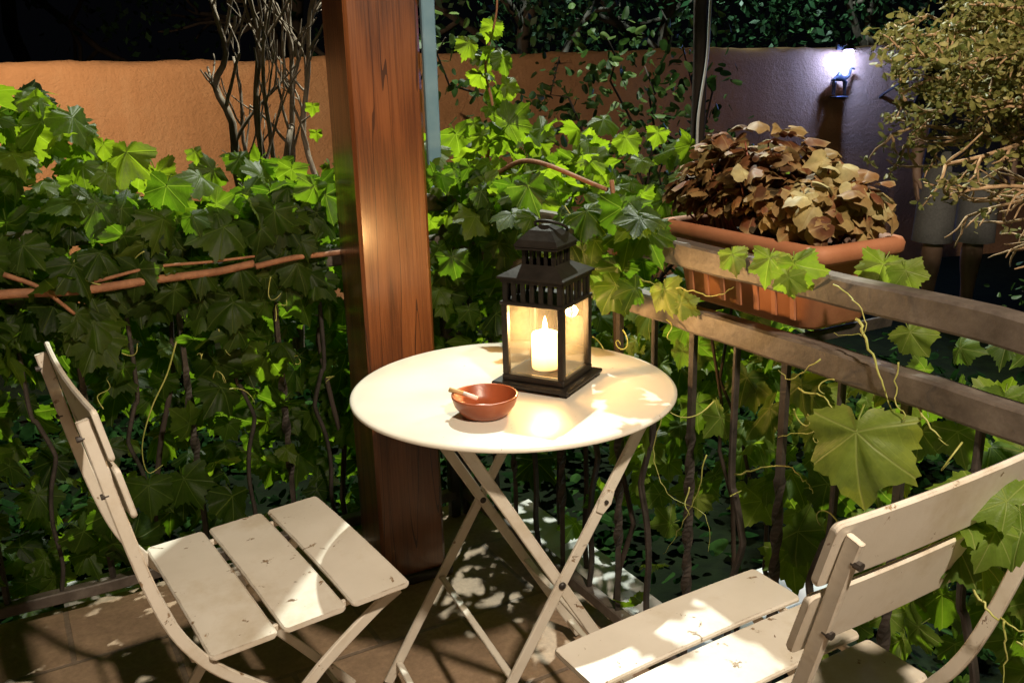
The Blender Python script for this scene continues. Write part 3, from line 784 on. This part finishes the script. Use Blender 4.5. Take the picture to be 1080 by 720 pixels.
for i in range(40):      # between the post and the lantern
    u, v = rng.uniform(458, 530), rng.uniform(170, 350)
    Lf.append((onS(u, v, rng.uniform(1.98, 2.2)), unit(-EB + Z3*rng.uniform(0, .7) + rv(.35)), unit(-Z3 + rv(.4)), rng.uniform(.04, .07), np.clip(rng.normal(.35, .2), 0, 1)))
Lx = [l for l in Lx if rng.random() < .36 or pruned([l])]
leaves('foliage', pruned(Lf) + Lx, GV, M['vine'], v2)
adopt(v2, MB().tube(shoot, taper(len(shoot), .006, .002), 7).build('cane', M['cane'], smooth=True))
for pts in (([(455, 250), (490, 243), (520, 240), (548, 252)]), ([(470, 205), (520, 185), (560, 170), (640, 200)]), ([(640, 330), (650, 250), (645, 190)])):
    P = smooth_path([onA(u, v, 1.13) for u, v in pts], 6)
    adopt(v2, MB().tube(P, taper(len(P), .008, .005), 8).build('cane', M['cane'], smooth=True))
for k in range(4):
    P = wob(W(1.15+.08*k, 1.6+.25*k, -.17), W(1.15+.05*k, 1.6+.25*k, .95), 8, .05)
    adopt(v2, MB().tube(P, taper(9, .008, .004), 8).build('cane', M['darkbark'], smooth=True))
tendrils(v2, [W(1.08, rng.uniform(1.45, 2.2), rng.uniform(.7, 1.0)) for _ in range(10)])
# --- right vine
v3 = vine('yellow green grapevine with one large leaf on the railing behind the right chair', W(1.25, .9, -.15))
Lf = []
def L3(u, v, a, sz, rot=0., rn=.5, up=.25, side=0.):
    """a leaf on the right railing; rot turns the tip in the plane of the railing"""
    p = onA(u, v, a); nr = unit(-EN + EB*(-.35+side) + Z3*up + rv(.12))
    tip = unit(-Z3*math.cos(rot) - EB*math.sin(rot))
    Lf.append((p, nr, tip, sz, rn))
L3(903, 455, 1.03, .118, .15, .75, .5)
for u, v, a, sz, rot, rn in ((772, 268, 1.07, .040, .3, .75), (812, 272, 1.06, .050, -.2, .7), (838, 278, 1.05, .052, .4, .6), (832, 292, 1.04, .04, .1, .85), (700, 305, 1.05, .058, .5, .8), (718, 320, 1.06, .04, 1.2, .85),
                             (932, 278, 1.16, .055, -.3, .75), (955, 285, 1.17, .045, .5, .75), (735, 425, 1.12, .06, .2, .5), (760, 440, 1.1, .055, -.6, .45), (845, 405, 1.13, .06, .2, .6), (940, 400, 1.15, .05, -.4, .55),
                             (690, 420, 1.14, .05, .1, .4), (720, 370, 1.12, .045, -.3, .6), (1010, 455, 1.18, .06, .3, .4), (860, 450, 1.14, .05, -.2, .4), (960, 350, 1.2, .05, .7, .6), (1060, 420, 1.2, .06, .2, .4), (930, 475, 1.14, .05, -.7, .5)):
    L3(u, v, a, sz, rot, rn)
for i in range(170):
    a = rng.uniform(1.12, 1.42); s_ = rng.uniform(.2, 1.75); z = rng.uniform(.28, .80)
    if a < 1.14 and rng.random() < .4: continue
    Lf.append((W(a, s_, z), unit(-EN*rng.uniform(.3, 1) - EB*.3 + Z3*.5 + rv(.4)), unit(-Z3 + rv(.5)), rng.uniform(.04, .08), np.clip(rng.normal(.4, .2), 0, 1)))
for i in range(260):
    a = rng.uniform(1.13, 1.75); s_ = rng.uniform(.15, 1.55); z = rng.uniform(-.1, .86)**1.0
    if z < .45 and (a < 1.5 or rng.random() < .5): continue
    if z > .79 and .95 < s_ < 1.5 and a < 1.4: continue
    Lf.append((W(a, s_, z), unit(-EN*rng.uniform(.2, 1) + Z3*.5 + rv(.4)), unit(-Z3 + rv(.5)), rng.uniform(.03, .065), np.clip(rng.normal(.3, .2), 0, 1)))
# the sprig that hangs over the right chair's back
for u, v, sz, rn in ((1030, 520, .060, .45), (1062, 528, .055, .5), (1012, 545, .055, .4), (1050, 560, .05, .5), (1010, 575, .055, .12), (1035, 590, .045, .15), (1078, 560, .05, .3), (990, 580, .04, .1)):
    p = onY(u, v, .93) if u < 1045 else onY(u, v, .90)
    Lf.append((p, unit(np.array([-.1, -.6, .7]) + rv(.25)), unit(np.array([-.4, 0, -.7]) + rv(.4)), sz, rn))
leaves('foliage', Lf, GV, M['vine_lit'], v3)
for a in (1.16, 1.3):
    for s_ in (.55, 1.25):
        P = wob(W(a+.1, s_, -.17), W(a, s_+rng.uniform(-.1, .2), .8), 8, .05)
        adopt(v3, MB().tube(P, taper(9, .007, .003), 7).build('cane', M['darkbark'], smooth=True))
for pts, a, r in (([(660, 285), (690, 300), (725, 305), (755, 312), (775, 303)], 1.06, .0024), ([(905, 335), (915, 360), (930, 400), (938, 430)], 1.08, .0035), ([(745, 480), (735, 520), (718, 555), (700, 585)], 1.07, .0020),
                  ([(880, 300), (905, 320), (912, 350), (880, 352)], 1.06, .0018), ([(865, 380), (835, 400), (820, 390)], 1.06, .0018), ([(905, 470), (885, 455), (850, 455), (820, 460)], 1.06, .0022),
                  ([(775, 500), (800, 495), (830, 492), (850, 508), (858, 520)], 1.06, .0022), ([(1020, 610), (1040, 640), (1065, 660), (1095, 668)], 1.0, .0030), ([(1060, 655), (1062, 690), (1055, 730)], 1.0, .0022),
                  ([(948, 380), (944, 420), (955, 440), (940, 455)], 1.07, .0018), ([(960, 420), (985, 455), (1000, 470)], 1.09, .0028), ([(700, 430), (690, 480), (705, 520), (745, 545), (748, 580)], 1.08, .0016), ([(840, 410), (870, 420), (880, 440), (905, 462)], 1.07, .0024)):
    P = smooth_path([onA(u, v, a) for u, v in pts], 6)
    P = [p + rv(.0015) for p in P]
    adopt(v3, MB().tube(P, taper(len(P), r*.72, r*.22), 6).build('tendril', M['tendril'], smooth=True))
tendrils(v3, [W(1.07, rng.uniform(.6, 1.35), rng.uniform(.5, .85)) for _ in range(16)])

# ------------------------------------------------------------------ trees and shrubs
def grow(m, start, direction, length, radius, depth, tips, spread=.55, upw=.1, k=(2, 4), shrink=.66):
    n = 5; d = unit(np.array(direction, float)); p = np.array(start, float); pts = [p]
    for i in range(n):
        d = unit(d + rv(.16) + np.array([0, 0, upw*.3])); p = p + d*length/n; pts.append(p)
    m.tube(pts, taper(n+1, radius, radius*.62), 6, cap=False)
    if depth == 0:
        tips.append((pts, d)); return
    tips.append((pts[2:], d))
    for _ in range(random.randint(*k)):
        j = random.randint(2, n)
        grow(m, pts[j], d + rv(spread), length*shrink*random.uniform(.8, 1.15), radius*.58, depth-1, tips, spread, upw, k, shrink)
def tree(name, label, cat, base, height, crown_r, leafs, lsize, leafmat, bark, group=None, var=DV, zlo=.35, trunk_r=.09, lean=(0, 0)):
    t = thing(name, label, cat, base, 0, group); base = np.array(base, float)
    m = MB(); tips = []
    P = wob(base, base + np.array([lean[0], lean[1], height*.5]), 6, .04)
    m.tube(P, taper(7, trunk_r, trunk_r*.6), 9)
    for _ in range(7):
        grow(m, P[random.randint(3, 6)], np.array([0, 0, .7]) + rv(.6), height*.28, trunk_r*.42, 2, tips, .6, .1)
    adopt(t, m.build('trunk', bark, smooth=True))
    Lf = []; C0 = base + np.array([lean[0], lean[1], height*.64])
    clumps = [C0 + rng.normal(0, .45, 3)*np.array([crown_r, crown_r, height*.36]) for _ in range(26)]
    for i in range(leafs):
        c = clumps[i % len(clumps)]; p = c + rng.normal(0, .2, 3)*crown_r
        if p[2] < base[2] + height*.18: continue
        Lf.append((p, unit(rv() + Z3*.5), unit(rv() - Z3*.3), lsize*rng.uniform(.6, 1.3), np.clip(rng.normal(.4, .25), 0, 1)))
    leaves('crown', Lf, var, leafmat, t); return t
WB = lambda x, d: np.array([x, 5.2 + (x+5.2)*(2.25/10.6) + d, -.17])
G = 'trees beyond the garden wall'
tree('garden_tree', 'dense evergreen tree beyond the wall above the lantern', 'tree', WB(.15, 1.3), 4.2, 1.3, 5200, .075, M['tree_leaf'], M['darkbark'], G)
tree('garden_tree', 'bushy tree beyond the wall above the planter', 'tree', WB(1.35, 1.6), 4.6, 1.4, 5200, .08, M['tree_leaf'], M['darkbark'], G)
tree('garden_tree', 'dark tree beyond the wall right of the camel wall lamp', 'tree', WB(3.2, 1.5), 4.4, 1.3, 4000, .08, M['tree_leaf'], M['darkbark'], G)
tree('garden_tree', 'black silhouetted tree beyond the orange stretch of wall', 'tree', WB(-2.2, 4.5), 5.5, 1.5, 3500, .09, M['tree_leaf'], M['darkbark'], G, trunk_r=.12)
tree('garden_tree', 'dark leafy tree at the far left beyond the wall', 'tree', WB(-4.4, 3.5), 5.5, 1.5, 3500, .09, M['tree_leaf'], M['darkbark'], G)
# bare stemmed shrub in front of the orange wall
bt = thing('bare_shrub', 'leafless many stemmed shrub in front of the orange wall', 'shrub', onY(300, 300, 4.0)*np.array([1, 1, 0]) - Z3*.17)
m = MB(); b0 = np.array(bt.location)
for u, v, u2, v2, r in ((298, 250, 222, 0, .017), (300, 240, 262, -10, .014), (305, 235, 300, -20, .014), (308, 240, 330, 20, .013), (304, 240, 282, 10, .010), (310, 250, 342, -40, .012), (296, 240, 246, 60, .010)):
    A_ = onY(u, v, 4.0+rng.uniform(-.1, .1)); B_ = onY(u2, v2, 4.1+rng.uniform(-.3, .3))
    lowp = [b0 + rv(.02)*np.array([1, 1, 0]), (b0*.4+A_*.6) + rv(.02)]
    P = smooth_path(lowp + [A_] + wob(A_, B_, 5, .12)[1:], 3)
    m.tube(P, taper(len(P), r*1.5, r*.55), 8)
    for _ in range(7):
        j = random.randint(len(P)//2, len(P)-2)
        tp = []; grow(m, P[j], np.array([rng.normal(0, .5), rng.normal(0, .3), 1.]), rng.uniform(.15, .35), r*.5, 1, tp, .4, .3, (1, 2))
adopt(bt, m.build('stem', M['bark'], smooth=True))
# climber on the darker part of the wall
cl = thing('climbing_shrub', 'small leaved climber spreading over the brown wall behind the vine', 'shrub', (.75, 5.2, -.17))
m = MB(); tips = []; Lf = []
for u, v in ((470, 40), (590, 60), (640, 40), (680, 70), (720, 50), (700, 120), (600, 120), (745, 20)):
    e = onY(u, v, 5.3+rng.uniform(-.5, .3)); P = wob(np.array([.75, 5.2, -.17]) + rv(.08)*np.array([1, 1, 0]), e, 9, .12)
    m.tube(P, taper(10, .012, .004), 6)
    for q in range(120):
        p = P[random.randint(4, 9)] + rv(.11)
        Lf.append((p, unit(rv() + Z3*.5 - np.array([0, .6, 0])), unit(rv() - Z3*.4), rng.uniform(.03, .07), rng.random()))
adopt(cl, m.build('stem', M['darkbark'], smooth=True)); leaves('foliage', Lf, OV, M['climb_leaf'], cl)
# slender tree and the white cable hanging along it
t0 = onY(733, 200, 4.3); t1 = onY(742, -60, 4.3)
sd = thing('slender_tree', 'slender dark trunked tree with a white cable hanging beside it', 'tree', (t0[0], 4.3, -.17))
P = smooth_path([(t0[0]-.03, 4.3, -.17), (t0[0]-.01, 4.3, .5), t0, onY(738, 80, 4.3), t1, t1+np.array([.1, .1, 1.2])], 5)
m = MB(); m.tube(P, taper(len(P), .040, .026), 10); tips = []
for _ in range(5): grow(m, P[-1-random.randint(0, 3)], np.array([0, 0, .6])+rv(.7), .6, .015, 1, tips)
adopt(sd, m.build('trunk', M['darkbark'], smooth=True))
leaves('crown', [(tp[0][random.randrange(len(tp[0]))] + rv(.12), unit(rv()+Z3*.4), unit(rv()-Z3*.3), rng.uniform(.04, .08), rng.random()) for tp in tips for _ in range(14)], OV, M['climb_leaf'], sd)
P = smooth_path([onY(u, v, 4.2) for u, v in ((752, -40), (749, 10), (746, 60), (739, 105), (736, 130), (735, 162))], 5)
tag(MB().tube(P, .006, 7).build('cable', M['cable'], smooth=True), 'thin white cable hanging in front of the slender dark trunk', 'cable')

# olive shrub at the right edge, beyond the railing
sh = thing('olive_shrub', 'twiggy olive leaved shrub at the right edge in front of the person', 'shrub', (1.72, 2.2, -.17))
m = MB(); Lf = []; root = np.array([1.72, 2.2, -.17])
P = wob(root, np.array([1.80, 2.15, 1.0]), 6, .04); m.tube(P, taper(7, .035, .024), 9); hub = P[-1]
P2 = wob(P[5], np.array([1.78, 2.25, 1.6]), 6, .06); m.tube(P2, taper(7, .024, .01), 8)
ends = [(922, 140), (930, 100), (945, 60), (960, 20), (985, -10), (1010, 20), (1040, 10), (1075, 0), (1065, 80), (1030, 70), (990, 90), (960, 150), (985, 175), (1020, 150), (1060, 140), (1010, 215), (1040, 235), (1080, 190), (980, 205), (1075, 250), (1030, 110), (950, 175), (970, 60), (1000, 50), (940, 155), (1095, 60), (1110, 130), (950, 40), (1020, 60), (1050, 40), (1010, 90), (1060, 110), (980, 120), (1000, 230), (1050, 262), (1085, 275), (1020, 195), (1070, 215), (1040, 180)]
for u, v in ends:
    y = rng.uniform(1.95, 2.45); e = onY(u+18, v, y)
    st_ = P[6] if v > 120 else P2[random.randint(2, 5)]
    st_ = st_ + np.array([rng.uniform(-.02, .12), rng.uniform(-.1, .1), rng.uniform(-.05, .15)])
    bend = (st_*.5+e*.5) + np.array([0, 0, rng.uniform(-.05, .08)])
    Q = smooth_path([st_, bend, e], 6); Q = [q + rv(.007) for q in Q]
    m.tube(Q, taper(len(Q), .0095, .0035), 7)
    for j in range(3, len(Q)):
        for _ in range(2 if v > 120 else 3):
            tw = [Q[j]]; d = unit(unit(Q[j]-Q[j-1])*.8 + rv(.55))
            for s in range(4): d = unit(d + rv(.25)); tw.append(tw[-1] + d*rng.uniform(.014, .03))
            m.tube(tw, taper(5, .0040, .0016), 5)
            dens = 8 if v < 110 else 3
            if e[2] > 1.04 or rng.random() < .22:
                for s in tw[1:]:
                    for _ in range(dens):
                        Lf.append((s + rv(.012), unit(rv() + Z3*.4), unit(rv()), rng.uniform(.009, .021), np.clip(rng.normal(.5, .27), 0, 1)))
adopt(sh, m.build('branch', M['twig'], smooth=True)); leaves('foliage', Lf, OV, M['box_leaf'], sh)
# low bush at the right beyond the railing
lb = thing('low_bush', 'low green bush at the right beside the person\'s legs', 'bush', (2.6, 3.9, -.17))
m = MB(); Lf = []
for k in range(24):
    e = np.array([2.6, 3.9, .1]) + rng.normal(0, 1, 3)*np.array([.28, .25, .22]); e[2] = abs(e[2])+.05
    Q = wob((2.6, 3.9, -.17), e, 5, .08); m.tube(Q, taper(6, .008, .003), 6)
    for _ in range(60): Lf.append((Q[random.randint(2, 5)] + rv(.06), unit(rv()+Z3*.6), unit(rv()), rng.uniform(.02, .045), rng.random()))
adopt(lb, m.build('stem', M['darkbark'], smooth=True)); leaves('foliage', Lf, OV, M['climb_leaf'], lb)
# lawn tufts: one stuff object
Lf = []
gcl = [(rng.uniform(1.35, 3.6), rng.uniform(-.2, 4.4), rng.uniform(.04, .5)**1.3) for _ in range(150)] + [(rng.uniform(-1.4, 1.5), rng.uniform(2.6, 4.6), rng.uniform(.05, .3)) for _ in range(60)]
for (ca, cs, chh) in gcl:
    for i in range(60):
        a = ca + rng.normal(0, .13); s_ = cs + rng.normal(0, .13)
        if a < 1.36 and s_ < 2.5: continue
        if a < 1.78 and s_ < 1.78 and rng.random() < .9: continue
        p = W(a, s_, -.17 + chh*rng.random()**.7)
        Lf.append((p, unit(rv(.6) + Z3), unit(rv() + Z3*.2), rng.uniform(.018, .07), rng.random()))
tag(leaves('ground_cover', Lf, OV, M['grass']), 'low leafy ground cover and grass growing beyond the railing', 'ground cover', kind='stuff')

# ------------------------------------------------------------------ wall lamp and camel figure
lp = WZ(887, 52); lamp = thing('wall_lamp', 'violet white wall lamp above the camel figure on the garden wall', 'wall lamp', lp, math.atan2(wd[1], wd[0]))
MB().box((0, -.012, .02), (.09, .024, .05), bev=.004).build('back_plate', M['bronze'], lamp)
MB().tube([(0, -.02, .02), (0, -.07, .035), (0, -.10, .02)], .008, 8).build('arm', M['bronze'], lamp, smooth=True)
MB().lathe([(0, .022), (.018, .02), (.05, -.002), (.053, -.006), (.05, -.005), (0, .012)], (0, -.10, 0), 24).build('shade', M['bronze'], lamp, smooth=True)
MB().lathe([(0, .010), (.02, .004), (.034, -.014), (.030, -.032), (.014, -.046), (0, -.05)], (0, -.10, 0), 20).build('bulb', M['led'], lamp, smooth=True)
cb = WZ(881, 101)
cm_root = thing('camel_figure', 'small dark camel figure on a bracket below the wall lamp', 'figure', cb, math.atan2(wd[1], wd[0]))
MB().box((0, -.045, -.007), (.10, .09, .010), bev=.003).build('bracket', M['bronze'], cm_root)
def skin_obj(name, verts, edges, radii, mat, parent=None, sub=2, root=0):
    me = bpy.data.meshes.new(name); me.from_pydata(verts, edges, []); me.update()
    o = bpy.data.objects.new(name, me); COL.objects.link(o)
    sk = o.modifiers.new('skin', 'SKIN'); sk.use_smooth_shade = True; sk.branch_smoothing = .5
    for i, r in enumerate(radii):
        r2 = r if hasattr(r, '__len__') else (r, r); me.skin_vertices[0].data[i].radius = r2
    me.skin_vertices[0].data[root].use_root = True
    sb = o.modifiers.new('sub', 'SUBSURF'); sb.levels = sb.render_levels = sub
    dg = bpy.context.evaluated_depsgraph_get(); me2 = bpy.data.meshes.new_from_object(o.evaluated_get(dg))
    o.modifiers.clear(); o.data = me2; me2.name = name
    me2.materials.clear(); me2.materials.append(mat)
    me2.polygons.foreach_set('use_smooth', [True]*len(me2.polygons))
    if parent: o.parent = parent
    return o
s_ = .0138
cv = [(-4, 0, 8.2), (-2, 0, 8.6), (0, 0, 8.8), (2.2, 0, 8.5), (3.6, 0, 8.6), (4.9, 0, 10.), (5.4, 0, 12.2), (5.7, 0, 13.4), (6.9, 0, 13.2), (7.9, 0, 12.7), (-.6, 0, 10.6), (-.6, 0, 11.9)]
ce = [(0, 1), (1, 2), (2, 3), (3, 4), (4, 5), (5, 6), (6, 7), (7, 8), (8, 9), (1, 10), (10, 11)]
cr_ = [1.2, 1.7, 1.8, 1.7, 1.1, .75, .62, .75, .62, .38, 1.2, .5]
for x, y in ((-3.4, .85), (-3.4, -.85), (2.8, .85), (2.8, -.85)):
    b = len(cv); cv += [(x, y, 7.2), (x-.1*np.sign(x), y, 4.2), (x+.1, y, 3.9), (x, y, .9), (x+.35, y, .3)]; cr_ += [.95, .5, .52, .36, .5]
    ce += [(0 if x < 0 else 3, b), (b, b+1), (b+1, b+2), (b+2, b+3), (b+3, b+4)]
b = len(cv); cv += [(-5., 0, 8.), (-5.3, 0, 5.4)]; cr_ += [.3, .25]; ce += [(0, b), (b, b+1)]
cam_o = skin_obj('camel_body', [(x*s_, y*s_-.05, z*s_) for x, y, z in cv], ce, [r*s_ for r in cr_], M['bronze'], cm_root, 2)

# ------------------------------------------------------------------ person
px, py = 2.52, 5.2
pr = thing('person', 'person in a navy shirt and grey shorts standing behind the shrub', 'person', (px, py, -.17), math.radians(-8))
Hh = 1.74
V = {}; 
bones = [('pelvis', (0, 0, .93), (.155, .115)), ('waist', (0, -.01, 1.06), (.14, .10)), ('chest', (0, -.01, 1.26), (.165, .11)), ('upper', (0, .0, 1.40), (.15, .09)), ('neck', (0, 0, 1.47), (.058, .058)), ('jaw', (0, -.015, 1.56), (.068, .078)), ('head', (0, 0, 1.645), (.076, .092)), ('crown', (0, 0, 1.715), (.05, .06))]
ed = [('pelvis', 'waist'), ('waist', 'chest'), ('chest', 'upper'), ('upper', 'neck'), ('neck', 'jaw'), ('jaw', 'head'), ('head', 'crown')]
for sx, nm in ((-1, 'l'), (1, 'r')):
    bones += [(nm+'hip', (sx*.095, 0, .86), (.088, .09)), (nm+'thigh', (sx*.105, -.005, .68), (.075, .078)), (nm+'knee', (sx*.108, -.01, .49), (.053, .056)), (nm+'calf', (sx*.108, .014, .36), (.060, .064)), (nm+'shin', (sx*.108, .012, .20), (.038, .040)), (nm+'ankle', (sx*.108, .015, .085), (.032, .036)), (nm+'foot', (sx*.118, -.07, .045), (.040, .032)), (nm+'toe', (sx*.125, -.15, .032), (.038, .024)),
              (nm+'sho', (sx*.165, 0, 1.40), (.06, .06)), (nm+'elbow', (sx*.235, .01, 1.12), (.042, .042)), (nm+'fore', (sx*.245, -.02, 1.02), (.040, .040)), (nm+'wrist', (sx*.250, -.05, .88), (.026, .024)), (nm+'palm', (sx*.250, -.062, .82), (.020, .036)), (nm+'knuck', (sx*.249, -.067, .79), (.016, .034))]
    ed += [('pelvis', nm+'hip'), (nm+'hip', nm+'thigh'), (nm+'thigh', nm+'knee'), (nm+'knee', nm+'calf'), (nm+'calf', nm+'shin'), (nm+'shin', nm+'ankle'), (nm+'ankle', nm+'foot'), (nm+'foot', nm+'toe'), ('upper', nm+'sho'), (nm+'sho', nm+'elbow'), (nm+'elbow', nm+'fore'), (nm+'fore', nm+'wrist'), (nm+'wrist', nm+'palm'), (nm+'palm', nm+'knuck')]
    for i in range(4):
        yy = -.067 - .024 + .016*i; Lg = (.062, .072, .068, .052)[i]
        bones += [(nm+'f%da' % i, (sx*.247, yy, .768), (.009, .009)), (nm+'f%db' % i, (sx*.243, yy-.004, .768-Lg*.6), (.008, .008)), (nm+'f%dc' % i, (sx*.234, yy-.003, .768-Lg), (.007, .007))]
        ed += [(nm+'knuck', nm+'f%da' % i), (nm+'f%da' % i, nm+'f%db' % i), (nm+'f%db' % i, nm+'f%dc' % i)]
    bones += [(nm+'t1', (sx*.240, -.098, .80), (.011, .011)), (nm+'t2', (sx*.232, -.110, .765), (.009, .009))]
    ed += [(nm+'palm', nm+'t1'), (nm+'t1', nm+'t2')]
ix = {b[0]: i for i, b in enumerate(bones)}
skin_obj('body', [b[1] for b in bones], [(ix[a], ix[b]) for a, b in ed], [b[2] for b in bones], M['skin'], pr, 2)
m = MB()
def loop(cx, cy, z, rx, ry, n=28, wv=0.): return [np.array([cx+rx*math.cos(2*PI*k/n)*(1+wv*math.sin(5*2*PI*k/n)), cy+ry*math.sin(2*PI*k/n)*(1+wv*math.cos(4*2*PI*k/n)), z]) for k in range(n)]+[np.array([cx+rx, cy, z])]
m.grid([loop(0, 0, .86, .196, .142, wv=.03), loop(0, 0, .90, .197, .143, wv=.03), loop(0, 0, 1.0, .188, .136, wv=.02), loop(0, 0, 1.12, .183, .13), loop(0, 0, 1.26, .20, .137), loop(0, 0, 1.36, .198, .13), loop(0, 0, 1.43, .165, .105), loop(0, 0, 1.475, .085, .078)])
m.build('shirt', M['shirt'], pr, smooth=True)
for sx in (-1, 1):
    a = np.array([sx*.150, 0, 1.40]); b = np.array([sx*.225, .008, 1.16]); MB().tube([a, a*.6+b*.4, b], [.085, .074, .070], 18, cap=False, up=(0, 1, 0)).build('sleeve', M['shirt'], pr, smooth=True)
for sx in (-1, 1):
    m = MB()
    m.grid([loop(sx*.113, 0, .462, .108, .116, wv=.05), loop(sx*.112, 0, .55, .105, .116, wv=.04), loop(sx*.108, 0, .68, .104, .118, wv=.02), loop(sx*.098, 0, .80, .102, .125), loop(sx*.088, 0, .88, .098, .128), loop(sx*.08, 0, .97, .09, .12)])
    m.build('shorts_leg', M['shorts'], pr, smooth=True)
    m = MB(); 
    m.grid([loop(sx*.115, -.05, .0, .048, .125), loop(sx*.115, -.05, .03, .052, .128), loop(sx*.114, -.045, .06, .048, .118), loop(sx*.112, -.01, .095, .043, .062), loop(sx*.11, .01, .11, .042, .05)])
    m.add(loop(sx*.115, -.05, .0, .048, .125)[:-1], [tuple(range(28))]); m.build('shoe', M['shoe'], pr, smooth=True)
    MB().lathe([(0, -.012), (.008, -.009), (.012, 0), (.008, .009), (0, .012)], (sx*.030, -.093, 1.635), 12).build('eye', M['paper'], pr, smooth=True)
    MB().tube([(sx*.078, .01, 1.60), (sx*.086, .018, 1.63), (sx*.080, .016, 1.66)], [.010, .014, .008], 8).build('ear', M['skin'], pr, smooth=True)
MB().tube([(0, -.092, 1.64), (0, -.106, 1.612), (0, -.108, 1.598), (0, -.09, 1.588)], [.008, .012, .015, .010], 10).build('nose', M['skin'], pr, smooth=True)
MB().tube([(-.024, -.085, 1.558), (0, -.093, 1.557), (.024, -.085, 1.558)], [.003, .007, .003], 8).build('mouth', simple('lips', (.3, .10, .08), (.36, .14, .1), 40., .5, .05), pr, smooth=True)
m = MB(); m.grid([[np.array([.084*math.sin(t)*math.cos(p), .012+.100*math.sin(t)*math.sin(p), 1.655+.088*math.cos(t)-(.05*(math.sin(p) > 0)*math.sin(t))]) for p in np.linspace(0, 2*PI, 33)] for t in np.linspace(.01, 1.35, 12)])
m.build('hair', M['hair'], pr, smooth=True)

# ------------------------------------------------------------------ lights
def light(name, typ, loc, energy, color, size=.05, aim=None, angle=60, blend=.6):
    d = bpy.data.lights.new(name, typ); d.energy = energy; d.color = color
    d.shadow_soft_size = size
    o = bpy.data.objects.new(name, d); COL.objects.link(o); o.location = loc
    if typ == 'SPOT':
        d.spot_size = math.radians(angle); d.spot_blend = blend
        o.rotation_euler = (Vector(aim)-Vector(loc)).to_track_quat('-Z', 'Y').to_euler()
    return o
light('terrace_lamp', 'SPOT', (.66, -.12, 2.6), 300., (1, .82, .62), .06, (.66, -.12, 0), 152, .14)
light('garden_floodlight', 'SPOT', tuple(FLOOD), 1500., (.95, 1., .86), .04, (-.1, 2.2, .7), 96, .7)
light('path_lamp', 'SPOT', (-3.0, 3.7, 2.1), 320., (1, .73, .45), .08, (-1.9, 5.9, .9), 88, .7)
light('lawn_spotlight', 'SPOT', (2.7, 3.2, 2.2), 260., (.66, .80, 1.), .05, (1.15, 1.75, -.1), 30, .6)
light('tree_floodlight', 'SPOT', (1.0, 6.7, 4.4), 2200., (.75, 1., .9), .05, (1.3, 8.6, 2.2), 85, .6)
light('candle_light', 'POINT', (LX-.004, LY, .738+.082), 12., (1, .60, .26), .012)
q = lp + wn*.11
light('wall_lamp_light', 'POINT', (q[0], q[1], q[2]-.05), 32., (.20, .35, 1.), .02)

w = bpy.data.worlds.new('World'); S.world = w; w.use_nodes = True
nt = w.node_tree; bgn = nt.nodes['Background']
bgn.inputs[0].default_value = (.05, .055, .075, 1); bgn.inputs[1].default_value = .02

cd_ = bpy.data.cameras.new('camera'); co = bpy.data.objects.new('camera', cd_); COL.objects.link(co)
cd_.sensor_width = 36; cd_.lens = 36*F/1080; cd_.clip_end = 300; cd_.clip_start = .02
R = Matrix(((RT[0], UP[0], -FW[0]), (RT[1], UP[1], -FW[1]), (RT[2], UP[2], -FW[2])))
co.matrix_world = Matrix.Translation(CAM.tolist()) @ R.to_4x4()
S.camera = co
S.view_settings.view_transform = 'Standard'; S.view_settings.look = 'None'; S.view_settings.exposure = 0.; S.view_settings.gamma = 1.
S.cycles.use_denoising = True
S.cycles.max_bounces = 8; S.cycles.transparent_max_bounces = 12; S.cycles.sample_clamp_indirect = 4.
S.render.film_transparent = False
